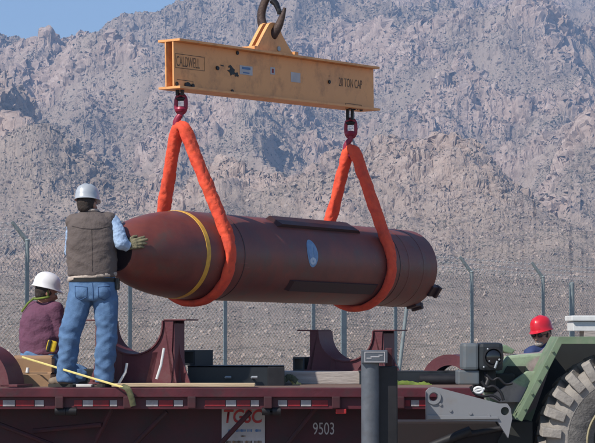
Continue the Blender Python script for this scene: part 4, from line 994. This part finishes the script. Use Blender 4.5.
# wheel
WC = L_(625.5, 439.7, YL+.22); RW = 91*YL/F
wh = MB(); wh.lathe([(-.16, .40*RW), (-.21, .52*RW), (-.235, .68*RW), (-.22, .82*RW), (-.17, .90*RW), (.17, .90*RW), (.22, .82*RW), (.235, .68*RW), (.21, .52*RW), (.16, .40*RW)], WC, YF, UP, 96)
wheel = wh.build('wheel', M['tyre'], ld, 40)
a = MB(); a.lathe([(-.236, .70*RW), (-.238, .76*RW), (-.225, .83*RW), (-.178, .908*RW), (.178, .908*RW), (.225, .83*RW), (.236, .70*RW)], WC, YF, UP, 96); a.build('tread_base', M['lug'], wheel, 40)
NLg = 27
for k in range(NLg):
    for sd in (-1, 1):
        an = (k+(.5 if sd > 0 else 0)-.28)*2*math.pi/NLg; 
        def W_(r, y, da): 
            b_ = an+da; return WC+Vector((math.sin(b_)*r, y, math.cos(b_)*r))
        hw = math.pi/NLg*.56; a = MB(); rt = RW; rb = RW*.875
        # shoulder block running down the sidewall, chevron towards the centre
        st_ = [( .262*sd, rb-.10*RW, rb-.0*RW, 0), (.248*sd, rb-.10*RW, rt-.012, 0), (.19*sd, rb, rt, .01), (.02*sd, rb, rt, .12)]
        rows = [[a.b.verts.new(W_(r, y, da+s2)) for (r, s2) in ((r0_, -hw), (r1_, -hw*.8), (r1_, hw*.8), (r0_, hw))] for (y, r0_, r1_, da) in st_]
        for i in range(3):
            for q in range(4): a.b.faces.new((rows[i][q], rows[i][(q+1) % 4], rows[i+1][(q+1) % 4], rows[i+1][q]))
        a.b.faces.new(rows[0]); a.b.faces.new(rows[-1][::-1])
        bmesh.ops.bevel(a.b, geom=list(a.b.edges), offset=.004, segments=1, affect='EDGES')
        a.build('tread_lug', M['lug'], wheel)
a = MB(); a.lathe([(-.175, .47*RW), (-.20, .49*RW), (-.205, .475*RW), (-.18, .455*RW)], WC, YF, UP, 64); a.build('rim_edge', M['rimtan'], wheel, 40)
a = MB(); a.lathe([(-.18, .46*RW), (-.10, .43*RW), (-.06, .30*RW), (-.10, .28*RW), (-.12, .20*RW), (-.12, .001)], WC, YF, UP, 64); a.build('rim', M['rim'], wheel, 40)

# hoses, bolts and grab details of the loader
def hose(pts, r, Y_, name='hose'):
    P = [tuple(L_(p[0], p[1], Y_+(p[2] if len(p) > 2 else 0))) for p in pts]; Pq, _ = dens(P, [r]*len(P), 5); a = MB(); a.tube([Vector(v) for v in Pq], r, 10); return a.build(name, M['blacksteel'], ld, 60)
hose([(481, 381), (486, 387), (493, 386), (500, 392), (503, 400)], .011, YL+.02)
hose([(486, 374), (492, 380), (498, 378), (505, 384), (512, 383)], .009, YL+.1)
hose([(470, 386), (474, 393), (482, 396), (492, 395), (500, 400)], .010, YL-.0)
for (p, q) in ((524, 408), (531, 393), (538, 379), (545, 365), (552, 351)):
    a = MB(); c = L_(p, q, YL-.004); a.tube([c, c-YF*.012], .010, 6); a.build('fender_bolt', M['loadergreen'], ld)
for (p, q) in ((450, 410), (470, 413), (488, 415), (440, 404)):
    a = MB(); c = L_(p, q, YL-.15); a.tube([c, c-YF*.01], .011, 6); a.build('arm_bolt', M['loadergrey'], ld)
a = MB(); a.prism([L_(p[0], p[1], YL-.156) for p in ((426.6, 414.5), (497, 416.2), (498, 418.4), (426.6, 419))], YF*-1, .012, bev=.002); a.build('arm_stiffener', M['loadergrey'], ld)
# scuffs rubbed into the bomb paint by the slings and handling
rg = random.Random(11)
for k in range(26):
    t_ = rg.choice([rg.uniform(.9, 1.5), rg.uniform(3.5, 4.5), rg.uniform(1.5, 3.5)]); p_ = rg.uniform(.5, 1.9); ln = rg.uniform(.02, .11); wd = rg.uniform(.0015, .004); dp = rg.uniform(-.12, .12)
    a = MB(); n_ = 5; rows = []
    for j in range(n_+1):
        f = j/n_; w_ = wd*math.sin(math.pi*min(max(f, .08), .92)); tt = t_+ln*f*math.cos(dp*6); pp2 = p_+dp*f
        rows.append((a.b.verts.new(bp_(tt, pp2-w_/BR, BR+.0012)), a.b.verts.new(bp_(tt, pp2+w_/BR, BR+.0012))))
    for j in range(n_): a.b.faces.new((rows[j][0], rows[j][1], rows[j+1][1], rows[j+1][0]))
    a.build('paint_scuff', M['scratch'], bomb)
# stencil specks and small plates on the bomb
for (px, py, w_, h_) in ((244, 262, .10, .006), (247, 266, .07, .006), (385, 272, .012, .012), (402, 262, .01, .014)):
    t_, p_ = hit(px, py); a = MB(); vs = [a.b.verts.new(bp_(t_+dx, p_+dy/BR, BR+.002)) for dx, dy in ((-w_/2, -h_/2), (w_/2, -h_/2), (w_/2, h_/2), (-w_/2, h_/2))]; a.b.faces.new(vs); a.build('paint_mark', M['scratch'], bomb)

# ------------------------------------------------------------------ people
def orient(fwd, up):
    f = Vector(fwd).normalized(); u = Vector(up); u = (u-f*u.dot(f)).normalized(); r = f.cross(u)
    return Matrix((r, f, u)).transposed()      # columns: right, forward, up
def add_head(a, c, fwd, up=(0, 0, 1)):
    R = orient(fwd, up); P = lambda x, y, z: Vector(c)+R @ Vector((x, y, z))
    a.sphere(P(0, -.012, .03), 1, (.074, .093, .088), R, 3); a.sphere(P(0, .012, -.03), 1, (.060, .072, .078), R, 3)
    a.sphere(P(0, .045, -.075), 1, (.040, .036, .028), R)                       # chin
    a.cap(P(-.05, 0, -.05), P(-.018, .058, -.082), .022, .018); a.cap(P(.05, 0, -.05), P(.018, .058, -.082), .022, .018)
    a.cap(P(0, .084, .008), P(0, .106, -.030), .009, .014); a.sphere(P(-.013, .094, -.034), .009); a.sphere(P(.013, .094, -.034), .009)
    a.cap(P(-.034, .078, .026), P(.034, .078, .026), .012)                      # brow
    a.cap(P(-.020, .083, -.056), P(.020, .083, -.056), .008); a.cap(P(-.016, .080, -.066), P(.016, .080, -.066), .0085)
    a.sphere(P(-.042, .066, -.018), .018); a.sphere(P(.042, .066, -.018), .018)   # cheeks
    for s in (-1, 1): a.sphere(P(.076*s, -.012, -.004), 1, (.010, .020, .032), R)
    return R, P
def add_hand(a, wrist, dirv, palm_n, curl=(.3, .35, .4, .45), inf=0., thumb=1, spread=.12, sc=1.0):
    """dirv towards the knuckles, palm_n the way the palm faces; thumb=+-1 side"""
    d = Vector(dirv).normalized(); n = Vector(palm_n); n = (n-d*n.dot(d)).normalized(); s = d.cross(n)*thumb; w_ = Vector(wrist)
    lens = [(.043, .026, .021), (.047, .030, .023), (.043, .028, .022), (.034, .021, .019)]
    for i in range(4):
        off = (1.5-i)*.021*sc; k = w_+d*(.088-.006*abs(i-1))*sc+s*off
        a.cap(w_+s*off*.55+d*.012, k, (.017+inf), (.013+inf)*sc)
        ang = 0; p = k; dv = (d+s*(1.5-i)*spread).normalized()
        for j, l_ in enumerate(lens[i]):
            ang += curl[i]*(1, 1.2, .8)[j]; dd = (dv*math.cos(ang)+n*math.sin(ang)); q = p+dd*l_*sc
            r0, r1 = [(.0098, .0090), (.0090, .0082), (.0082, .0070)][j]; a.cap(p, q, (r0+inf)*sc, (r1+inf)*sc, 10); p = q
    b = w_+d*.028*sc+s*.024*sc; q = b+(d*.55+s*.75+n*.25).normalized()*.042*sc; a.cap(b, q, (.0155+inf)*sc, (.012+inf)*sc)
    r = q+(d*.85+s*.35+n*.35).normalized()*.030*sc; a.cap(q, r, (.0115+inf)*sc, (.0098+inf)*sc); t_ = r+(d+n*.45).normalized()*.024*sc; a.cap(r, t_, (.0098+inf)*sc, (.008+inf)*sc)
def hard_hat(person, c, fwd, up, m, k=1.0, brim=.013):
    """full shell with ridge, brim, peak; c = head centre"""
    R = orient(fwd, up); a = MB(); N_ = 40; rings = []
    base = Vector(c)+R @ Vector((0, -.006, .044))
    prof = [(0, 1.0), (.03, .995), (.06, .95), (.085, .84), (.105, .66), (.118, .42), (.124, .18), (.125, .001)]
    def rr(an): return .108*k, .132*k
    for (z, f) in prof:
        row = []
        for q in range(N_):
            an = q*2*math.pi/N_; x = math.sin(an)*.099*k*f; y = math.cos(an)*.121*k*f
            rid = .007*math.exp(-(x/.016)**2)*min(1, z/.05)*(1 if abs(y) < .125 else .3)
            rid += .004*(math.exp(-((abs(x)-.045)/.010)**2))*min(1, z/.05)
            row.append(a.b.verts.new(base+R @ Vector((x, y, z*k+rid))))
        rings.append(row)
    # brim outwards
    br = []; bl = []
    for q in range(N_):
        an = q*2*math.pi/N_; pk = max(0, math.cos(an))**2.2*.034; e = brim+pk
        x = math.sin(an)*(.099*k+brim*.6); y = math.cos(an)*(.121*k+e)
        br.append(a.b.verts.new(base+R @ Vector((x, y, -.014-pk*.25)))); bl.append(a.b.verts.new(base+R @ Vector((x*.985, y*.985, -.018-pk*.25))))
    inn = [a.b.verts.new(base+R @ Vector((math.sin(q*2*math.pi/N_)*.094*k, math.cos(q*2*math.pi/N_)*.115*k, -.004))) for q in range(N_)]
    inn2 = [a.b.verts.new(base+R @ Vector((math.sin(q*2*math.pi/N_)*.080*k, math.cos(q*2*math.pi/N_)*.10*k, .07))) for q in range(N_)]
    seqs = [inn2, inn, bl, br]+rings
    for A_, B_ in zip(seqs, seqs[1:]):
        for q in range(N_): a.b.faces.new((A_[q], A_[(q+1) % N_], B_[(q+1) % N_], B_[q]))
    a.b.faces.new(rings[-1]); 
    return a.build('hard_hat', m, person, 50)
def wrinkle(amp, fx, fz, seed, zr=None):
    def f(co):
        k = 1.0
        if zr:
            k = .25
            for (z0, w_, g) in zr: k += g*math.exp(-((co.z-z0)/w_)**2)
        n1 = 1-abs(mnoise.noise(Vector((co.x*fx+seed, co.y*fx, co.z*fz+co.x*fz*.45))))*2.2
        n2 = mnoise.noise(Vector((co.x*fx*2.3, co.y*fx*2.3+seed, co.z*fz*2.1-co.x*fz*.8)))
        n3 = mnoise.noise(Vector((co.x*5, co.y*5+seed*3, co.z*5)))
        return amp*k*(n1*.6+n2*.5)+amp*.6*n3
    return f
# ---------- standing man
Yg = 19.0
def G(px, py, dy=0): return at(px, py, Yg+dy)
foot0 = G(86, 387); man = thing('person', 'standing man in brown vest, blue jeans and silver hard hat, pushing the bomb nose', 'person', (G(86, 300).x, Yg+.05, DZ))
# body: one skin mesh
hc_ = G(87.6, 204.5, .0); hf = (.42, .9, -.12)
tH, pH = .1, 1.5
for _ in range(8): tH, pH = hit(136.5, 243.5, rad_at(max(.02, tH))+.012)
palm = -(UP*math.cos(pH)+NR*math.sin(pH))
knu = bp_(tH, pH, rad_at(max(.02, tH))+.022)
tW = at(127, 246, 19); dW = (tW-Vector((0, 0, EYE)))
sW = ((BO-AX*.035)-Vector((0, 0, EYE))).dot(AX)/dW.dot(AX)
wr_ = Vector((0, 0, EYE))+dW*sW; wr_.y = min(wr_.y, knu.y+.0)
hand_dir = (knu-wr_).normalized(); wr_ = knu-hand_dir*.095
sh_r = G(112, 222, .02); el_r = G(121.5, 243, -.06)
sh_l = G(73, 225, .02); el_l = G(70, 252, .12); wr_l = G(80, 262, .38)
a = MB(); R_h, Ph = add_head(a, hc_, hf)
a.cap(hc_+Vector((0, -.02, -.05)), G(90, 216, .03), .052, .06)
a.loft([(G(92, 280), .15, .10), (G(92, 262), .145, .095), (G(92, 240), .155, .10), (G(92, 225), .16, .10), (G(91, 217), .12, .08)])
a.cap(G(90, 219, .02), sh_r, .055, .05); a.cap(G(90, 219, .02), sh_l, .055, .05)
a.cap(sh_r, el_r, .048, .038); a.cap(el_r, wr_, .038, .026); a.cap(sh_l, el_l, .048, .038); a.cap(el_l, wr_l, .038, .026)
add_hand(a, wr_, hand_dir, palm, (.20, .16, .20, .28), 0, 1, .1)
add_hand(a, wr_l, (.5, .8, -.1), (.6, -.3, -.6), (.3, .3, .3, .3), 0, -1)
hipL, kneeL, ankL = G(82, 288), G(70, 334, -.03), G(66.5, 377, .02)
hipR, kneeR, ankR = G(104, 288), G(107, 335, -.02), G(104, 377, .03)
for h_, k_, n_ in ((hipL, kneeL, ankL), (hipR, kneeR, ankR)):
    a.cap(h_, k_, .082, .055); a.cap(k_, n_, .055, .04); a.cap(n_, n_+Vector((0, .14, -.045)), .04, .032)
a.blend('body', M['skin'], man, .007, 4)
for s in (-1, 1):
    a = MB(); a.sphere(Ph(.031*s, .081, .008), .0125); a.build('eye', M['white'], man, 180)
# hair
a = MB(); R = R_h; a.sphere(Ph(0, -.024, .012), 1, (.080, .088, .082), R, 3); a.sphere(Ph(0, -.05, -.035), 1, (.062, .052, .045), R, 3); a.blend('hair', M['hair'], man, .008, 3, wrinkle(.004, 60, 20, 1))
hard_hat(man, hc_+Vector((0, 0, .008)), hf, (-.05, .06, 1), M['hatgrey'], 1.0)
# shirt with rolled collar and sleeves
a = MB(); a.cap(sh_r, G(118, 232, -.03), .068, .062); a.cap(G(118, 232, -.03), el_r, .062, .058); a.cap(el_r, wr_.lerp(el_r, .2), .060, .046)
a.cap(sh_l, el_l, .056, .050); a.cap(el_l, wr_l.lerp(el_l, .2), .055, .042)
a.cap(G(88.5, 214, .0), G(91, 214, .05), .062, .062); a.loft([(G(92, 245), .14, .09), (G(91, 220), .15, .09)])
shirt = a.blend('shirt', M['bluesleeve'], man, .009, 4, wrinkle(.0085, 9, 22, 4))
a = MB(); cd = (wr_-el_r).normalized(); c0 = wr_.lerp(el_r, .22); a.tube([c0-cd*.03, c0+cd*.025], [.05, .048], 20); a.build('cuff', M['bluesleeve'], man, 40)
# vest
a = MB()
a.loft([(G(92.3, 276.5), .207, .135), (G(92, 272), .213, .14), (G(91.8, 260), .217, .142), (G(91.5, 245), .217, .145), (G(91.5, 232), .212, .14), (G(91.5, 224), .20, .13), (G(91, 218), .165, .115), (G(90.5, 213.5), .10, .085), (G(90, 210.5, .01), .062, .07)], 40)
a.cap(G(74, 222.5, .01), G(108, 221, .01), .075, .078)
vest = a.blend('vest', M['vest'], man, .010, 6, wrinkle(.011, 4.5, 11, 8))
a = MB(); a.loft([(G(92.6, 279.3), .203, .132), (G(92.5, 278), .212, .141), (G(92.3, 275.6), .213, .142), (G(92.2, 274.4), .205, .135)], 40)
for v in a.b.verts: v.co.z += (v.co.x-G(92, 275).x)*.12
a.blend('vest_hem', M['fleece'], man, .008, 2, wrinkle(.004, 20, 20, 2))
a = MB(); a.tube([G(90.5, 211, .0)+Vector((.06*math.cos(q*math.pi/10), .066*math.sin(q*math.pi/10), .004)) for q in range(20)], .014, 8, closed=True); a.build('collar', M['fleece'], man, 60)
# jeans
a = MB()
a.loft([(G(93, 300), .195, .125), (G(93, 290), .203, .138), (G(92.5, 281), .20, .138), (G(92.5, 272), .185, .125)], 36)
for h_, k_, n_, hx, s in ((G(81, 296), kneeL, ankL, 0, -1), (G(105, 296), kneeR, ankR, 0, 1)):
    th = h_.lerp(k_, .5); ca = k_.lerp(n_, .5)+Vector((0, -.01, 0))
    a.cap(h_, th, .112, .102); a.cap(th, k_, .102, .088); a.cap(k_, ca, .088, .082); a.cap(ca, n_+UP*.02, .082, .078)
    a.loft([(n_+UP*-.045, .080, .085), (n_+UP*.05, .080, .085)])
a.sphere(G(84, 292, -.055), .098); a.sphere(G(102, 292, -.055), .098)
zk = kneeL.z; jeans = a.blend('jeans', M['denim'], man, .010, 4, wrinkle(.017, 5.5, 11, 5, [(zk, .16, .6), (ankL.z+.1, .13, .9), (G(0, 300).z, .05, .4)]))
a = MB(); a.loft([(G(92.6, 282), .204, .143), (G(92.6, 278), .206, .144)], 40); a.build('belt', M['belt'], man, 60)
# back pockets: seams standing slightly proud of the cloth, set on its surface
def snap(o, p, d):
    dg = bpy.context.evaluated_depsgraph_get(); dg.update(); off = wloc(o); ok, loc, nor, _ = o.ray_cast(Vector(p)-off, Vector(d).normalized()); return (loc+off, nor) if ok else (Vector(p), Vector((0, -1, 0)))
def seam(px_list, o, r=.0035, m='denim', name='seam', close=False, dep=-.6):
    pts = []
    for i in range(len(px_list)-(0 if close else 1)):
        p0 = px_list[i]; p1 = px_list[(i+1) % len(px_list)]
        for j in range(5):
            f = j/5; pp_ = G(p0[0]+(p1[0]-p0[0])*f, p0[1]+(p1[1]-p0[1])*f, dep); l_, n_ = snap(o, pp_, (pp_-Vector((0, 0, EYE))).normalized()); pts.append(l_+Vector((0, -.001, 0)))
    a = MB(); a.tube(pts, r, 6, closed=close); return a.build(name, M[m], man, 60)
M['stitch'] = mat('denim_seam', (.05, .11, .24), .9)
seam([(75, 286), (87, 287), (86.5, 297), (81, 300), (75.5, 296.5)], jeans, .004, 'stitch', 'back_pocket', True)
seam([(98, 287), (110, 286), (110, 296.5), (104.5, 300), (98.5, 297)], jeans, .004, 'stitch', 'back_pocket', True)
seam([(92.5, 283), (93, 292), (93, 302)], jeans, .003, 'stitch', 'seam')
# vest yoke, centre and armhole seams
M['vestseam'] = mat('vest_seam', (.07, .055, .05), .9)
seam([(72, 226), (82, 228.5), (91, 229), (100, 228.5), (112, 225.5)], vest, .003, 'vestseam', 'yoke_seam')
seam([(91.5, 229), (92, 245), (92, 260), (92.4, 274)], vest, .0025, 'vestseam', 'back_seam')
# phone pouch at the right hip
a = MB(); a.box(G(117.5, 284, -.02), (.035, .07, .10), bev=.01); a.build('belt_pouch', M['belt'], man)
# gloves
a = MB(); add_hand(a, wr_, hand_dir, palm, (.20, .16, .20, .28), .0035, 1, .1); a.cap(wr_-hand_dir*.03, wr_+hand_dir*.02, .030, .028); a.blend('glove', M['glove'], man, .0045, 2, wrinkle(.0015, 40, 40, 3))
a = MB(); add_hand(a, wr_l, (.5, .8, -.1), (.6, -.3, -.6), (.3, .3, .3, .3), .0035, -1); a.blend('glove', M['glove'], man, .0055, 2)
# boots
for (n_, d_) in ((ankL, Vector((-.75, .62, 0))), (ankR, Vector((.25, .95, 0)))):
    d_.normalize(); g0 = Vector((n_.x, n_.y, DZ)); s_ = Vector((d_.y, -d_.x, 0)); R_ = Matrix((s_, d_, UP)).transposed()
    a = MB(); a.cap(g0+UP*.12, g0+UP*.06, .052, .048); a.sphere(g0-d_*.03+UP*.06, 1, (.042, .05, .045), R_, 2)
    a.sphere(g0+d_*.07+UP*.058, 1, (.048, .09, .045), R_, 3); a.sphere(g0+d_*.14+UP*.05, 1, (.052, .065, .038), R_, 3); bt = a.blend('boot', M['boot'], man, .008, 3, wrinkle(.002, 30, 30, 6))
    a = MB(); pts = [g0+d_*y+s_*x+UP*.002 for (x, y) in ((-.038, -.08), (-.02, -.095), (.02, -.095), (.038, -.08), (.040, 0), (.052, .10), (.048, .17), (.02, .205), (-.02, .205), (-.048, .17), (-.052, .10), (-.040, 0))]
    a.prism(pts, UP, .026, bev=.003); a.build('sole', M['sole'], bt)
# ---------- kneeling man
Yk = 19.95
def K(px, py, dy=0): return at(px, py, Yk+dy)
km = thing('person', 'kneeling man in plum shirt and white hard hat wearing a yellow pouch', 'person', (K(42, 350).x, Yk, DZ))
kh = K(46.5, 292.5); kf = Vector((.90, .40, -.22))
pelv = K(41, 357, .02); ksr = K(55, 309, -.02); ksl = K(34, 308, .22); ker_ = K(60.5, 333, -.02); kwr = K(63, 350, .16); kel = K(50, 338, .36); kwl = K(64, 352, .40)
a = MB(); Rk, Pk = add_head(a, kh, kf, (.15, 0, 1)); a.cap(kh+Vector((-.02, 0, -.05)), K(42, 305, .05), .052, .06)
a.loft([(pelv+UP*-.05, .14, .11), (K(40, 340, .03), .13, .10), (K(40, 322, .05), .15, .11), (K(41, 311, .06), .14, .10), (K(42, 305, .06), .08, .07)])
a.cap(K(42, 309, .05), ksr, .055, .05); a.cap(K(42, 309, .05), ksl, .055, .05); a.cap(ksr, ker_, .047, .037); a.cap(ker_, kwr, .036, .025); a.cap(ksl, kel, .047, .037); a.cap(kel, kwl, .036, .025)
add_hand(a, kwr, (.7, .4, -.5), (-.3, .3, -.8), (.5, .5, .55, .6), 0, -1); add_hand(a, kwl, (.7, .1, -.6), (-.3, -.3, -.8), (.5, .5, .55, .6), 0, 1)
kn1 = Vector((pelv.x+.36, pelv.y-.02, DZ+.085)); kn2 = Vector((pelv.x+.34, pelv.y+.26, DZ+.085)); an1 = Vector((pelv.x-.02, pelv.y-.03, DZ+.055)); an2 = Vector((pelv.x-.02, pelv.y+.25, DZ+.055))
for h_, k_, n_ in ((pelv+Vector((0, -.02, -.03)), kn1, an1), (pelv+Vector((0, .2, -.03)), kn2, an2)):
    a.cap(h_, k_, .08, .055); a.cap(k_, n_, .055, .04); a.cap(n_, n_+Vector((-.14, 0, -.01)), .036, .03)
a.blend('body', M['skin'], km, .008, 4)
for s in (-1, 1):
    a = MB(); a.sphere(Pk(.031*s, .081, .008), .0125); a.build('eye', M['white'], km, 180)
a = MB(); a.sphere(Pk(0, -.024, .012), 1, (.080, .088, .080), Rk, 3); a.sphere(Pk(0, -.05, -.035), 1, (.060, .05, .042), Rk, 3); a.blend('hair', M['hair'], km, .008, 3, wrinkle(.004, 60, 20, 1))
hard_hat(km, kh+Vector((-.005, 0, .008)), kf, (.10, 0, 1), M['hatwhite'], 1.04)
a = MB()
a.loft([(pelv+UP*.02, .175, .15), (K(40.5, 352, .02), .182, .15), (K(39.5, 340, .03), .182, .15), (K(39.5, 326, .04), .18, .15), (K(40, 316, .05), .165, .14), (K(41.5, 308.5, .06), .135, .115), (K(43, 303, .06), .08, .08), (K(43.5, 301.5, .05), .066, .07)], 36)
a.cap(K(36, 312, .06), K(53, 310.5, .0), .07, .07); a.cap(K(46, 309, .03), ksr, .078, .074); a.cap(ksr, ker_, .074, .06); a.cap(ker_, kwr.lerp(ker_, .15), .06, .046); a.cap(ksl, kel, .07, .06); a.cap(kel, kwl.lerp(kel, .15), .06, .046)
a.blend('shirt', M['purple'], km, .010, 5, wrinkle(.013, 5, 10, 14))
a = MB()
a.loft([(pelv+UP*-.14, .17, .17), (pelv+UP*-.04, .185, .17), (pelv+UP*.05, .175, .15)], 30)
for h_, k_, n_ in ((pelv+Vector((0, -.04, -.05)), kn1, an1), (pelv+Vector((0, .2, -.05)), kn2, an2)): a.cap(h_, k_, .11, .085); a.cap(k_, n_, .08, .07)
a.blend('jeans', M['denim'], km, .011, 4, wrinkle(.012, 8, 16, 25))
for n_ in (an1, an2):
    a = MB(); a.cap(n_, n_+Vector((-.05, 0, 0)), .052, .05); a.cap(n_+Vector((-.05, 0, .0)), n_+Vector((-.10, 0, -.0)), .048, .045); a.blend('boot', M['boot'], km, .010, 2)
# neck strap, hi-vis
a = MB(); a.tube([Pk(.078*math.cos(q)*1.0, -.01-.082*math.sin(q), -.045-.035*math.sin(q)) for q in np.linspace(-.3, math.pi+.3, 18)], .011, 8); a.tube([Pk(.078, .0, -.03), Pk(.082, -.02, .02)], .008, 6); a.tube([Pk(-.03, -.09, -.07), Pk(-.05, -.13, -.13), Pk(-.07, -.165, -.22)], .010, 6, flat=(1, .5), ref=(1, 0, 0)); a.build('collar_strap', M['strapgreen'], km, 60)
a = MB(); a.box(K(51.5, 346, -.20), (.085, .05, .10), Matrix.Rotation(.25, 3, 'Y'), bev=.016); pc = a.build('pouch', M['yellowpouch'], km)
a = MB(); a.box(K(49.3, 346, -.205), (.03, .06, .11), Matrix.Rotation(.25, 3, 'Y'), bev=.01); a.build('pouch_clip', M['belt'], pc)
# ---------- man with the red hat
Yr = 20.2
def Rr_(px, py, dy=0): return at(px, py, Yr+dy)
rm = thing('person', 'man in red hard hat and navy jacket looking down behind the green loader', 'person', (Rr_(548, 350).x, Yr, 0))
rh = Rr_(541.5, 334.5); rf = Vector((-.55, -.80, -.14)); g0 = Vector((Rr_(549, 350).x, Yr+.03, 0))
shz = Rr_(0, 350).z
a = MB(); R3, P3 = add_head(a, rh, rf); a.cap(rh+Vector((.02, .02, -.05)), Vector((g0.x-.02, g0.y, shz+.05)), .052, .06)
def S(x, y, z): return g0+Vector((x, y, z))
a.loft([(S(0, 0, .88), .16, .11), (S(0, 0, 1.1), .145, .10), (S(0, 0, 1.32), .165, .11), (S(-.01, 0, shz-.02), .15, .10), (S(-.015, 0, shz+.05), .08, .07)])
rs = [(S(-.17, -.10, shz-.03), S(-.27, -.28, 1.12), S(-.40, -.42, 1.18)), (S(.17, .06, shz-.03), S(.22, -.1, 1.12), S(-.02, -.30, 1.16))]
for s_, e_, w2 in rs: a.cap(S(0, 0, shz-.02), s_, .06, .05); a.cap(s_, e_, .048, .038); a.cap(e_, w2, .037, .026)
add_hand(a, rs[0][2], (-.7, -.6, -.2), (0, 0, -1), (.3, .3, .35, .4), 0, 1); add_hand(a, rs[1][2], (-.7, -.6, -.2), (0, 0, -1), (.3, .3, .35, .4), 0, -1)
lg = [(S(-.09, 0, .88), S(-.10, -.02, .48), S(-.11, .02, .09)), (S(.09, 0, .88), S(.10, -.03, .48), S(.12, .03, .09))]
for h_, k_, n_ in lg: a.cap(h_, k_, .085, .058); a.cap(k_, n_, .055, .04); a.cap(n_, n_+Vector((0, -.13, -.045)), .038, .03)
a.blend('body', M['skin'], rm, .008, 4)
for s in (-1, 1):
    a = MB(); a.sphere(P3(.031*s, .081, .008), .0125); a.build('eye', M['white'], rm, 180)
a = MB()
for s in (-1, 1):
    a.tube([P3(.033*s+.022*math.cos(q*math.pi/6), .101-.01*abs(math.cos(q*math.pi/6)), .006+.017*math.sin(q*math.pi/6)) for q in range(12)], .003, 6, closed=True); a.tube([P3(.055*s, .095, .008), P3(.08*s, .0, .008)], .003, 6)
a.build('glasses', M['belt'], rm, 60)
a = MB()
for s in (-1, 1): a.sphere(P3(.033*s, .099, .006), 1, (.021, .003, .016), R3, 2)
a.build('glasses_lens', M['lens'], rm, 180)
a = MB(); a.sphere(P3(0, .062, -.078), 1, (.045, .036, .026), R3, 3); a.sphere(P3(0, .090, -.047), 1, (.028, .010, .007), R3, 2); a.blend('beard', M['beard'], rm, .006, 2, wrinkle(.002, 60, 40, 2))
a = MB(); a.sphere(P3(0, -.024, .010), 1, (.080, .088, .078), R3, 3); a.blend('hair', M['hair'], rm, .008, 3, wrinkle(.004, 60, 20, 1))
hard_hat(rm, rh+Vector((.004, .004, .006)), rf, (-.06, .10, 1), M['hatred'], .98)
a = MB(); a.loft([(S(0, 0, .86), .185, .135), (S(0, 0, 1.1), .18, .13), (S(0, 0, 1.3), .20, .14), (S(-.01, 0, shz-.02), .185, .125), (S(-.015, 0, shz+.05), .09, .085), (S(-.02, 0, shz+.085), .066, .066)], 36)
for s_, e_, w2 in rs: a.cap(S(0, 0, shz-.03), s_, .075, .068); a.cap(s_, e_, .068, .056); a.cap(e_, w2.lerp(e_, .1), .056, .042)
a.blend('jacket', M['navy'], rm, .011, 4, wrinkle(.012, 7, 14, 31))
a = MB(); a.loft([(S(0, 0, .80), .17, .13), (S(0, 0, .9), .17, .12)])
for h_, k_, n_ in lg: a.cap(h_, k_, .10, .078); a.cap(k_, n_+UP*.03, .078, .066)
a.blend('trousers', M['denim'], rm, .012, 4, wrinkle(.01, 7, 16, 35))
for h_, k_, n_ in lg:
    a = MB(); q0 = Vector((n_.x, n_.y, 0)); a.cap(q0+UP*.12, q0+UP*.055, .052, .046); a.cap(q0+Vector((0, -.02, .05)), q0+Vector((0, -.15, .045)), .045, .042); a.blend('boot', M['boot'], rm, .010, 2)
